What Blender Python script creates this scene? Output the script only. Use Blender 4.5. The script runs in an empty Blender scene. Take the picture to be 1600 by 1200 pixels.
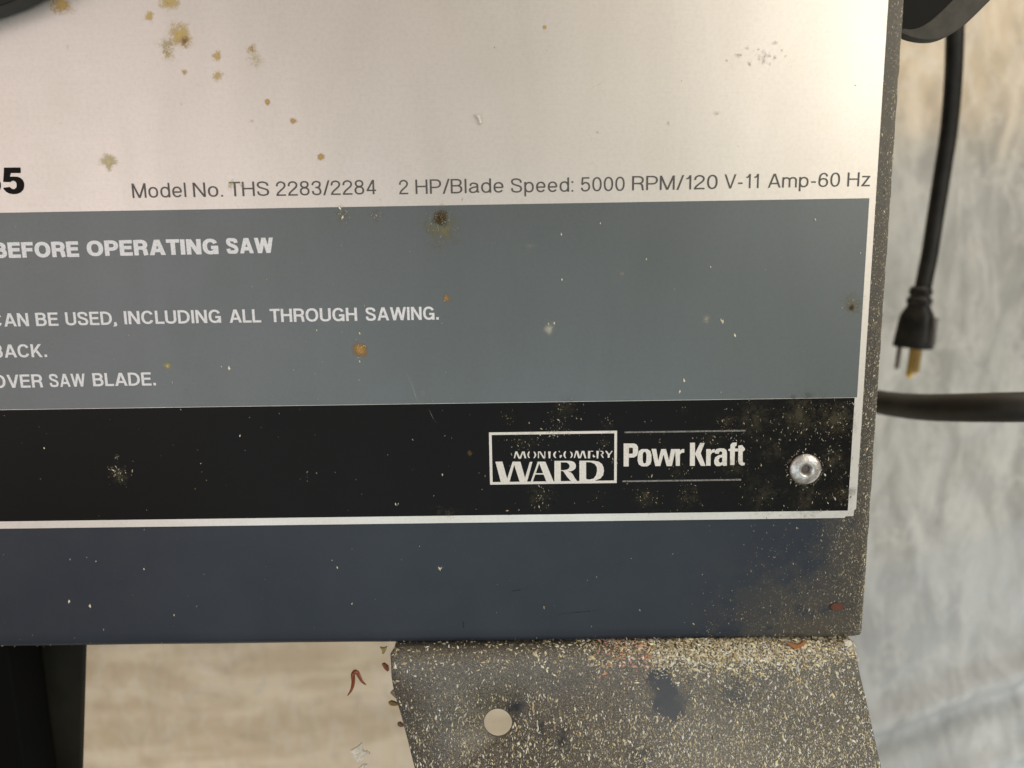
import bpy, math, random
import numpy as np
from mathutils import Vector, Matrix, noise
from mathutils.geometry import delaunay_2d_cdt

scene = bpy.context.scene
rnd = random.Random(7)
rng = np.random.default_rng(7)

# ------------------------------------------------------------------ camera
S = 0.19e-3                 # metres per unit of the panel grid
F, CX, CY = 1205.0, 800.0, 600.0
DIST = F * S
R = np.array([[0.9998469906605945, 0.014541140294079064, 0.009723708443858597],
              [-0.015995613005912478, 0.9850121587969468, 0.1717416297428891],
              [-0.007080651913372126, -0.17187088834682396, 0.9850940371900315]])
CAM = np.array([0.0, -DIST, 0.0])


def ray(x, y):
    a = R @ np.array([(x - CX) / F, -(y - CY) / F, -1.0])
    return np.array([a[0], -a[2], a[1]])


def at(x, y, Y=0.0):
    """point of the plane Y (metres behind the nameplate) seen at x, y of the photograph"""
    r = ray(x, y)
    k = (Y - CAM[1]) / r[1]
    p = CAM + r * k
    return Vector(p)


def on_plane(x, y, o, n):
    r = ray(x, y)
    k = np.dot(np.array(o) - CAM, n) / np.dot(r, n)
    return Vector(CAM + r * k)


cam_data = bpy.data.cameras.new('camera')
cam = bpy.data.objects.new('camera', cam_data)
scene.collection.objects.link(cam)
m = Matrix.Identity(4)
for c in range(3):
    v = R[:, c]
    m[0][c], m[1][c], m[2][c] = v[0], -v[2], v[1]
m[0][3], m[1][3], m[2][3] = CAM
cam.matrix_world = m
cam_data.sensor_width = 36.0
cam_data.lens = 36.0 * F / 1600.0
cam_data.clip_start = 0.005
cam_data.clip_end = 50
cam_data.dof.use_dof = True
cam_data.dof.focus_distance = DIST * 1.02
cam_data.dof.aperture_fstop = 9.7
scene.camera = cam

# ------------------------------------------------------------------ light
scene.view_settings.view_transform = 'Standard'
scene.view_settings.look = 'None'
scene.view_settings.exposure = 0.0
world = bpy.data.worlds.new('World')
scene.world = world
world.use_nodes = True
bg = world.node_tree.nodes['Background']
bg.inputs[0].default_value = (0.86, 0.715, 0.55, 1)
bg.inputs[1].default_value = 0.205


def area(name, loc, target, size, power, col, size_y=None):
    d = bpy.data.lights.new(name, 'AREA')
    d.shape = 'RECTANGLE'
    d.size = size
    d.size_y = size_y or size
    d.energy = power
    d.color = col
    o = bpy.data.objects.new(name, d)
    scene.collection.objects.link(o)
    o.location = loc
    o.rotation_euler = (Vector(target) - Vector(loc)).to_track_quat('-Z', 'Y').to_euler()
    return o


area('window_light', (0.80, -0.80, 0.42), (0, 0.1, 0), 0.8, 9.3, (1.0, 0.95, 0.86))
area('pink_fill', (-0.70, -0.95, 0.0), (0, 0.1, -0.05), 0.8, 2.9, (1.0, 0.87, 0.90))  # added pinkish fill for the left-hand reflections, no lamp seen there
area('cool_fill', (-0.02, -0.95, -0.40), (0, 0, -0.1), 0.9, 2.3, (0.72, 0.92, 1.0), 0.5)  # added cool source for the bluish lower reflections, no door known
area('back_light', (0.75, 0.12, -0.62), (0.15, 0.52, -0.22), 0.5, 2.5, (0.95, 0.98, 1.0))  # added to brighten the lower right of the tarp, source unseen
area('tarp_warm_fill', (0.28, 0.10, 0.68), (0.2, 0.52, -0.1), 0.4, 4.4, (1.0, 0.88, 0.74))  # extra warm fill put in for the upper tarp, not a visible lamp
area('tarp_low_fill', (-0.45, 0.14, -0.72), (-0.08, 0.52, -0.42), 0.35, 1.1, (1.0, 0.88, 0.72))  # invented warm fill that lifts the lower left of the tarp

# ------------------------------------------------------------------ helpers
C = scene.collection


class NT:
    def __init__(self, name):
        self.m = bpy.data.materials.new(name)
        self.m.use_nodes = True
        self.t = self.m.node_tree
        self.b = self.t.nodes['Principled BSDF']

    def n(self, typ, ins=None, **props):
        nd = self.t.nodes.new(typ)
        for k, v in props.items():
            setattr(nd, k, v)
        for k, v in (ins or {}).items():
            self.set(nd.inputs[k], v)
        return nd

    def set(self, sock, v):
        if isinstance(v, bpy.types.NodeSocket):
            self.t.links.new(v, sock)
        elif isinstance(v, tuple) and len(v) == 3 and sock.type == 'RGBA':
            sock.default_value = (*v, 1)
        else:
            sock.default_value = v

    def p(self, **kw):
        for k, v in kw.items():
            self.set(self.b.inputs[k.replace('_', ' ')], v)

    def co(self, scale=(1, 1, 1), loc=(0, 0, 0)):
        tc = self.n('ShaderNodeTexCoord')
        mp = self.n('ShaderNodeMapping', {'Vector': tc.outputs['Object'], 'Scale': scale, 'Location': loc})
        return mp.outputs[0]

    def noise(self, scale, detail=4, rough=0.55, vec=None):
        nd = self.n('ShaderNodeTexNoise', {'Scale': scale, 'Detail': detail, 'Roughness': rough})
        if vec is not None:
            self.set(nd.inputs['Vector'], vec)
        else:
            self.set(nd.inputs['Vector'], self.co())
        return nd.outputs['Fac']

    def ramp(self, v, stops):
        nd = self.n('ShaderNodeMapRange', {'Value': v, 'From Min': stops[0], 'From Max': stops[1]})
        nd.interpolation_type = 'SMOOTHSTEP'
        if len(stops) > 2:
            nd.inputs['To Min'].default_value = stops[2]
            nd.inputs['To Max'].default_value = stops[3]
        return nd.outputs[0]

    def math(self, op, a, b=0.0):
        nd = self.n('ShaderNodeMath', operation=op)
        self.set(nd.inputs[0], a)
        self.set(nd.inputs[1], b)
        return nd.outputs[0]

    def mix(self, f, a, b):
        nd = self.n('ShaderNodeMix', data_type='RGBA')
        self.set(nd.inputs[0], f)
        self.set(nd.inputs[6], a)
        self.set(nd.inputs[7], b)
        return nd.outputs[2]

    def xyz(self):
        tc = self.n('ShaderNodeTexCoord')
        sp = self.n('ShaderNodeSeparateXYZ', {'Vector': tc.outputs['Object']})
        return sp.outputs

    def bump(self, h, strength, dist=0.0005):
        nd = self.n('ShaderNodeBump', {'Height': h, 'Strength': strength, 'Distance': dist})
        self.set(self.b.inputs['Normal'], nd.outputs[0])


def link(name, mesh, mat=None, parent=None, smooth=False):
    o = bpy.data.objects.new(name, mesh)
    C.objects.link(o)
    if mat:
        mesh.materials.append(mat)
    if smooth:
        mesh.polygons.foreach_set('use_smooth', [True] * len(mesh.polygons))
    if parent:
        o.parent = parent
        r = parent
        while r.parent:
            r = r.parent
        if parent is r:
            o.matrix_parent_inverse = Matrix.Translation(-r.location)
    return o


def mesh_of(name, verts, faces):
    me = bpy.data.meshes.new(name)
    me.from_pydata([tuple(v) for v in verts], [], faces)
    me.update()
    return me


def tag(o, label, cat, group=None, kind=None):
    o['label'] = label
    o['category'] = cat
    if group:
        o['group'] = group
    if kind:
        o['kind'] = kind


def box(x0, x1, y0, y1, z0, z1):
    v = [(x, y, z) for x in (x0, x1) for y in (y0, y1) for z in (z0, z1)]
    f = [(0, 1, 3, 2), (4, 6, 7, 5), (0, 4, 5, 1), (2, 3, 7, 6), (0, 2, 6, 4), (1, 5, 7, 3)]
    return v, f


def catmull(pts, n=8, closed=False):
    P = [Vector(p) for p in pts]
    out = []
    N = len(P)
    rng_ = range(N if closed else N - 1)
    for i in rng_:
        p1, p2 = P[i], P[(i + 1) % N]
        p0 = P[i - 1] if (i > 0 or closed) else p1
        p3 = P[(i + 2) % N] if (i + 2 < N or closed) else p2
        for k in range(n):
            t = k / n
            out.append(0.5 * ((2 * p1) + (p2 - p0) * t + (2 * p0 - 5 * p1 + 4 * p2 - p3) * t * t
                              + (-p0 + 3 * p1 - 3 * p2 + p3) * t ** 3))
    if not closed:
        out.append(P[-1])
    return out


def tube(pts, rad, seg=16, caps=True):
    """pts: Vectors, rad: number or list"""
    n = len(pts)
    rs = rad if isinstance(rad, (list, tuple)) else [rad] * n
    V, Fc = [], []
    ref = Vector((0, 1, 0.13)).normalized()
    for i, p in enumerate(pts):
        t = (pts[min(i + 1, n - 1)] - pts[max(i - 1, 0)]).normalized()
        a = t.cross(ref).normalized()
        b = t.cross(a).normalized()
        for k in range(seg):
            an = 2 * math.pi * k / seg
            V.append(p + (a * math.cos(an) + b * math.sin(an)) * rs[i])
    for i in range(n - 1):
        for k in range(seg):
            k2 = (k + 1) % seg
            Fc.append((i * seg + k, i * seg + k2, (i + 1) * seg + k2, (i + 1) * seg + k))
    if caps:
        Fc.append(tuple(range(seg - 1, -1, -1)))
        Fc.append(tuple((n - 1) * seg + k for k in range(seg)))
    return V, Fc


# ------------------------------------------------------------------ materials
def mat_plate(name, base, metallic, rough, brush=0.25, dirt=0.25, spec=0.5, coat=0.0):
    t = NT(name)
    vec = t.co((6, 6, 900))
    br = t.noise(9, 3, 0.6, vec)
    vec2 = t.co((900, 900, 30))
    br2 = t.noise(4, 2, 0.6, vec2)
    big = t.noise(14, 4, 0.6)
    sm = t.noise(900, 3, 0.6)
    c = t.mix(t.math('MULTIPLY', t.ramp(br, (0.3, 0.7)), brush), base, tuple(x * 0.80 for x in base))
    c = t.mix(t.math('MULTIPLY', t.ramp(big, (0.45, 0.8)), dirt), c, (base[0] * 0.72, base[1] * 0.66, base[2] * 0.54))
    wipe = t.n('ShaderNodeTexNoise', {'Scale': 11.0, 'Detail': 4.0, 'Roughness': 0.6, 'Distortion': 0.8, 'Vector': t.co((3.5, 1, 0.9))}).outputs['Fac']
    c = t.mix(t.math('MULTIPLY', t.ramp(wipe, (0.42, 0.68)), 0.16), c, (base[0] * 0.70, base[1] * 0.70, base[2] * 0.66))
    c = t.mix(t.math('MULTIPLY', t.ramp(sm, (0.35, 0.75)), 0.16), c, tuple(x * 0.6 for x in base))
    t.p(Base_Color=c, Metallic=metallic, Specular_IOR_Level=spec, Coat_Weight=coat, Coat_Roughness=0.25)
    t.p(Roughness=t.ramp(t.math('ADD', t.math('MULTIPLY', big, 0.6), t.math('MULTIPLY', br, 0.4)),
                         (0.25, 0.75, rough - 0.05, rough + 0.07)))
    t.bump(t.math('ADD', br, t.math('MULTIPLY', br2, 0.5)), 0.10, 0.00003)
    return t.m


M_alu = mat_plate('bare_aluminium', (0.80, 0.75, 0.68), 0.72, 0.44, 0.16, 0.15)
M_rim = mat_plate('aluminium_border', (0.84, 0.82, 0.78), 0.35, 0.42, 0.15, 0.12)
M_grey = mat_plate('grey_ink', (0.150, 0.168, 0.168), 0.45, 0.40, 0.10, 0.15)
M_black = mat_plate('black_ink', (0.008, 0.0075, 0.007), 0.0, 0.36, 0.2, 0.0, 0.10)


def simple(name, col, rough=0.5, metallic=0.0, spec=0.5, var=0.0, scale=200):
    t = NT(name)
    if var:
        nz = t.noise(scale, 4, 0.6)
        col = t.mix(t.ramp(nz, (0.3, 0.7)), col, tuple(max(0, x * (1 - var)) for x in col))
    t.p(Base_Color=col, Roughness=rough, Metallic=metallic, Specular_IOR_Level=spec)
    return t.m


M_text_dark = simple('dark_grey_print', (0.115, 0.108, 0.10), 0.5, var=0.45, scale=3000)
M_text_black = simple('black_print', (0.006, 0.005, 0.004), 0.5, spec=.12)
M_text_white = simple('white_print', (0.88, 0.875, 0.89), 0.5, var=0.22, scale=2500)
M_logo = simple('cream_print', (0.86, 0.83, 0.76), 0.5, var=0.2, scale=2500)
M_rule = simple('worn_cream_print', (0.30, 0.29, 0.26), 0.5, var=0.7, scale=1800)


def mat_panel():
    t = NT('blue_grey_cabinet_paint')
    o = t.xyz()
    n1 = t.noise(160, 6, 0.65)
    n2 = t.noise(35, 4, 0.6)
    n3 = t.noise(1400, 3, 0.6)
    col = t.mix(t.ramp(n2, (0.3, 0.7)), (0.020, 0.026, 0.038), (0.027, 0.033, 0.043))
    # grime: right-hand strip and lower right corner
    gx = t.ramp(o['X'], (0.083, 0.110))
    gz = t.ramp(o['Z'], (-0.085, -0.124))
    corner = t.math('MULTIPLY', t.ramp(o['X'], (0.045, 0.100)), gz)
    g = t.math('MAXIMUM', t.math('MULTIPLY', gx, 0.95), corner)
    g = t.math('MULTIPLY', g, t.ramp(t.math('ADD', n1, t.math('MULTIPLY', g, 0.24)), (0.44, 0.66)))
    col = t.mix(t.math('MULTIPLY', g, 0.8), col, (0.092, 0.080, 0.058))
    col = t.mix(t.math('MULTIPLY', gx, t.ramp(o['Z'], (-0.06, 0.05, 0.0, 0.55))), col, (0.19, 0.175, 0.145))
    col = t.mix(t.math('MULTIPLY', t.ramp(n3, (0.55, 0.75)), t.math('MULTIPLY', g, 0.6)), col, (0.36, 0.31, 0.22))
    col = t.mix(t.math('MULTIPLY', t.ramp(n3, (0.62, 0.8)), 0.25), col, (0.10, 0.11, 0.12))
    t.p(Base_Color=col, Roughness=t.math('ADD', t.math('MULTIPLY', g, 0.35), 0.40), Specular_IOR_Level=0.36)
    t.bump(t.math('ADD', t.noise(1300, 3, 0.5), t.math('MULTIPLY', t.noise(90, 2, 0.5), 1.5)), 0.22, 0.00008)
    return t.m


M_panel = mat_panel()


def mat_leg():
    t = NT('dusty_leg_paint')
    tc = t.n('ShaderNodeTexCoord')
    wn = t.n('ShaderNodeTexNoise', {'Scale': 170.0, 'Detail': 5.0, 'Vector': tc.outputs['Object']})
    wv = t.n('ShaderNodeVectorMath', {0: wn.outputs['Color'], 1: (0.5, 0.5, 0.5)}, operation='SUBTRACT')
    ws = t.n('ShaderNodeVectorMath', {0: wv.outputs[0]}, operation='SCALE')
    ws.inputs['Scale'].default_value = 0.012
    wa = t.n('ShaderNodeVectorMath', {0: tc.outputs['Object'], 1: ws.outputs[0]}, operation='ADD')
    film = None
    for (p, r0, r1) in BARE:
        d = t.n('ShaderNodeVectorMath', {0: wa.outputs[0], 1: tuple(p)}, operation='DISTANCE')
        f_ = t.ramp(d.outputs['Value'], (r0, r1))
        film = f_ if film is None else t.math('MULTIPLY', film, f_)
    n1 = t.noise(2600, 4, 0.75)
    n2 = t.noise(60, 4, 0.6)
    f = t.math('MULTIPLY', film, t.ramp(n2, (0.2, 0.7, 0.72, 1.0)))
    dust = t.mix(t.ramp(n1, (0.38, 0.70)), (0.042, 0.038, 0.030), (0.28, 0.252, 0.195))
    col = t.mix(f, (0.030, 0.036, 0.045), dust)
    t.p(Base_Color=col, Roughness=t.math('ADD', t.math('MULTIPLY', f, 0.14), 0.32), Specular_IOR_Level=0.7)
    t.bump(n1, 0.6, 0.0002)
    return t.m


M_dark = simple('dark_sheet_metal', (0.017, 0.0155, 0.010), 0.6, 0, 0.15, 0.4, 60)
M_lever = simple('black_plastic', (0.014, 0.0135, 0.010), 0.5, 0, 0.3, 0.3, 300)
M_rubber = simple('black_cord_rubber', (0.016, 0.0145, 0.011), 0.46, 0, 0.3, 0.75, 90)
M_hose = simple('dusty_black_rubber', (0.022, 0.019, 0.013), 0.6, 0, 0.4, 0.4, 150)
M_bracket = simple('dusty_dark_casting', (0.055, 0.049, 0.034), 0.6, 0.0, 0.4, 0.4, 220)
M_brass = simple('brass', (0.62, 0.42, 0.12), 0.35, 1.0)
M_steel = simple('dull_steel', (0.22, 0.19, 0.17), 0.4, 0.8)


def attr_mat(name, rough=0.6, spec=0.4):
    t = NT(name)
    a = t.n('ShaderNodeAttribute', attribute_name='tint')
    t.p(Base_Color=a.outputs['Color'], Roughness=rough, Specular_IOR_Level=spec)
    return t.m


M_fleck = attr_mat('sawdust_flakes')

# ------------------------------------------------------------------ tarp behind
def build_tarp():
    Y0 = 0.52
    nx, nz = 300, 240
    x0, x1, z0, z1 = -0.95, 1.0, -0.95, 0.62
    V, Fc = [], []
    # crease lines given as 2-D segments in x,z with depth
    def seg(px, py, qx, qy, amp, wid):
        a, b = at(px, py, Y0), at(qx, qy, Y0)
        return ((a.x, a.z), (b.x, b.z), amp, wid)
    SEG = [seg(1300, 1150, 1700, 1010, 0.016, 0.017), seg(1300, 1200, 1700, 1060, -0.013, 0.014), seg(1400, 1245, 1700, 1135, 0.012, 0.012),
           seg(1482, 520, 1476, 700, 0.0035, 0.003), seg(1500, 1, 1490, 200, 0.003, 0.01),
           seg(1540, 610, 1580, 860, 0.004, 0.004), seg(1400, 760, 1440, 900, 0.004, 0.004),
           seg(1470, 300, 1570, 520, 0.004, 0.005), seg(1600, 380, 1540, 560, 0.004, 0.004),
           seg(1560, 900, 1585, 1010, 0.004, 0.003), seg(150, 1160, 560, 1110, 0.003, 0.006),
           seg(200, 1060, 600, 1075, 0.002, 0.004)]
    r2 = random.Random(3)
    for k in range(42):
        cx, cz = r2.uniform(x0, x1), r2.uniform(z0, z1)
        an = r2.gauss(math.pi / 2, 0.7)
        L = r2.uniform(0.03, 0.14)
        SEG.append(((cx, cz), (cx + L * math.cos(an), cz + L * math.sin(an)), r2.choice((-1, 1)) * r2.uniform(0.001, 0.0035),
                    r2.uniform(0.003, 0.007)))
    for j in range(nz + 1):
        z = z0 + (z1 - z0) * j / nz
        for i in range(nx + 1):
            x = x0 + (x1 - x0) * i / nx
            d = 0.012 * noise.noise(Vector((x * 3.1, z * 2.0, 0.3))) + 0.004 * noise.noise(Vector((x * 11, z * 7, 1.3)))
            d += 0.0032 * (1 - abs(noise.noise(Vector((x * 17, z * 14, 4.3)))) * 2)
            d += 0.0009 * (1 - abs(noise.noise(Vector((x * 45, z * 38, 9.3)))) * 2)
            for (a, b, amp, w) in SEG:
                ux, uz = b[0] - a[0], b[1] - a[1]
                L2 = ux * ux + uz * uz
                t = ((x - a[0]) * ux + (z - a[1]) * uz) / L2
                if t < -0.4 or t > 1.4:
                    continue
                tc = min(1, max(0, t))
                dd = math.hypot(x - a[0] - ux * tc, z - a[1] - uz * tc)
                if dd < w * 3:
                    d += amp * math.exp(-(dd / w) ** 2)
            V.append((x, Y0 - d, z))
    for j in range(nz):
        for i in range(nx):
            a = j * (nx + 1) + i
            Fc.append((a, a + 1, a + nx + 2, a + nx + 1))
    t = NT('tarp_painted_light')
    o = t.xyz()
    n1 = t.noise(3.2, 5, 0.6)
    side = t.ramp(o['X'], (0.02, 0.14))

    def streak(scale, vec, dist):
        nd = t.n('ShaderNodeTexNoise', {'Scale': scale, 'Detail': 6.0, 'Roughness': 0.62, 'Distortion': dist, 'Vector': t.co(vec)})
        return nd.outputs['Fac']
    nv = streak(15, (1.6, 1, 0.55), 0.9)
    nh = streak(13, (0.45, 1, 1.9), 0.7)
    nf = streak(60, (1.2, 1, 0.8), 0.5)
    n2 = t.math('ADD', t.math('MULTIPLY', nv, side), t.math('MULTIPLY', nh, t.math('SUBTRACT', 1.0, side)))
    ridge = t.math('ABSOLUTE', t.math('SUBTRACT', streak(8, (1.8, 1, 0.7), 1.4), 0.5))
    grey = t.mix(t.ramp(n2, (0.34, 0.68)), (0.29, 0.292, 0.270), (0.46, 0.465, 0.435))
    tan = t.mix(t.ramp(n2, (0.36, 0.66)), (0.46, 0.39, 0.285), (0.60, 0.535, 0.425))
    w = t.math('ADD', t.ramp(o['Z'], (-0.02, 0.22)), t.ramp(o['X'], (0.22, 0.0)))
    w = t.math('ADD', w, t.math('MULTIPLY', t.math('SUBTRACT', t.math('ADD', n1, t.math('MULTIPLY', n2, 0.4)), 0.7), 1.6))
    col = t.mix(t.ramp(w, (0.15, 0.9)), grey, tan)  # warm and cool light painted into the cloth as tan and grey zones
    col = t.mix(t.math('MULTIPLY', t.ramp(ridge, (0.035, 0.0)), 0.28), col, (0.60, 0.60, 0.56))
    col = t.mix(t.math('MULTIPLY', t.ramp(nf, (0.52, 0.75)), 0.35), col, (0.22, 0.215, 0.20))
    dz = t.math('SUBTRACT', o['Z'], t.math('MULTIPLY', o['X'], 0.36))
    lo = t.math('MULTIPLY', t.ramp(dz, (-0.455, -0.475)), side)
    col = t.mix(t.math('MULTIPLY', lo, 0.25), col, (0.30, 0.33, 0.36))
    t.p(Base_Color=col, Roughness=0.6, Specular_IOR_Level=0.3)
    t.bump(t.math('ADD', n2, t.math('MULTIPLY', nf, 0.4)), 0.8, 0.006)
    me = mesh_of('tarp', V, Fc)
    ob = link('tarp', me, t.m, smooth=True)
    tag(ob, 'creased grey tarp hanging behind the saw, warm light painted on in tan', 'tarp')


build_tarp()

# ------------------------------------------------------------------ the saw
saw = bpy.data.objects.new('table_saw', None)
C.objects.link(saw)
saw.empty_display_size = 0.02
saw.location = (-0.1, 0.0, -0.33)
tag(saw, 'blue grey steel table saw cabinet with riveted nameplate, splayed leg and dusty right edge', 'table saw')
bpy.context.view_layer.update()

U = lambda u: u * S
P_Y = 0.0009                       # panel front face, the nameplate stands proud of it
XR, ZB, ZT = U(573.8), U(-655.5), 0.115
XL = -0.30


def build_panel():
    """front face with bent right return and bottom hem"""
    r = 0.0026
    prof = []                       # (x, y) round the right bend
    prof.append((XR - r, P_Y))
    for k in range(1, 9):
        a = math.pi / 2 * k / 8
        prof.append((XR - r + r * math.sin(a), P_Y + r - r * math.cos(a)))
    prof += [(XR, P_Y + 0.06), (XR, P_Y + 0.22), (XR, P_Y + 0.40)]
    xs = list(np.linspace(XL, XR - r, 60))[:-1]
    cols = [(x, P_Y) for x in xs] + prof
    rb = 0.0024
    rows = [(ZT, 0.0)] + [(z, 0.0) for z in np.linspace(ZT, ZB + rb, 90)[1:]]
    for k in range(1, 6):
        a = math.pi / 2 * k / 5
        rows.append((ZB + rb - rb * math.sin(a), rb - rb * math.cos(a)))
    rows.append((ZB, 0.011))
    V, Fc = [], []
    n = len(cols)
    for (z, dy) in rows:
        for (x, y) in cols:
            wob = 0.00010 * noise.noise(Vector((x * 22, z * 22, 3))) if dy == 0 and y == P_Y else 0.0
            e = 0.00022 * noise.noise(Vector((z * 300, 7.7, 0))) + 0.00012 * noise.noise(Vector((z * 900, 1.7, 0))) if x > XR - r * 0.4 else 0
            zz = z
            if z < ZB + 0.003 and x > XR - 0.006:
                zz = z + 0.0006 * ((x - (XR - 0.006)) / 0.006) ** 2
            if z < ZB + 0.012:
                zz += (0.00016 * noise.noise(Vector((x * 55, 2.2, 0))) + 0.00007 * noise.noise(Vector((x * 320, 5.2, 0)))) * (1 - (z - ZB) / 0.012)
            V.append((x + e - (0.5 * dy if x > XR - r else 0), max(y, P_Y + dy) + wob, zz))
    for j in range(len(rows) - 1):
        for i in range(n - 1):
            a = j * n + i
            Fc.append((a, a + n, a + n + 1, a + 1))
    me = mesh_of('cabinet_panel', V, Fc)
    o = link('cabinet_panel', me, M_panel, saw, True)
    o['label'] = 'blue grey painted front panel with dusty bent right edge'
    return o


panel = build_panel()

# nameplate: one aluminium sheet, clipped corner at lower right
PR, PB, PT, PL = U(544.6), U(-439.7), 0.108, -0.29


def prism(pts, y0, y1, bev=0.0):
    """polygon given as (x, z), extruded between y0 (front) and y1"""
    n = len(pts)
    area2 = sum(pts[i][0] * pts[(i + 1) % n][1] - pts[(i + 1) % n][0] * pts[i][1] for i in range(n))
    if area2 < 0:
        pts = pts[::-1]
    V = [(x, y0, z) for x, z in pts] + [(x, y1, z) for x, z in pts]
    Fc = [tuple(range(n)), tuple(range(2 * n - 1, n - 1, -1))]
    for i in range(n):
        j = (i + 1) % n
        Fc.append((i, i + n, j + n, j))
    return V, Fc


pl = [(PL, PT), (PL, PB), (U(527), PB), (U(528), PB + U(2.6)), (U(541), PB + U(3.2)), (U(541.6), PB + U(13)), (PR, PB + U(15)), (PR, PT)]
plate = link('nameplate', mesh_of('nameplate', *prism(pl, 0.0, P_Y - 0.00008)), M_alu, saw)
plate['label'] = 'brushed aluminium nameplate with grey and black bands'


def band(name, u0, u1, v0, v1, mat, Y=-0.00003, parent=None, lab=None):
    V, Fc = prism([(u0, v0), (u1, v0), (u1, v1), (u0, v1)], Y, Y + 0.00002)
    o = link(name, mesh_of(name, V, Fc), mat, parent or plate)
    if lab:
        o['label'] = lab
    return o


band('printed_band', PL + 0.001, U(534.9), U(-239.7), U(68.1), M_grey, lab='wide grey printed band')
band('printed_band', PL + 0.001, U(531.2), U(-427.2), U(-240.3), M_black, lab='black printed band along the bottom')

# ------------------------------------------------------------------ lettering (monoline grotesque, cap height 1)
def arc(cx, cy, rx, ry, a0, a1, n=None):
    n = n or max(6, int(abs(a1 - a0) / 12))
    out = []
    for i in range(n + 1):
        a = math.radians(a0 + (a1 - a0) * i / n)
        c_, s_ = math.cos(a), math.sin(a)
        e = 0.88
        out.append((cx + rx * math.copysign(abs(c_) ** e, c_), cy + ry * math.copysign(abs(s_) ** e, s_)))
    return out


XH = 0.735


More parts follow.
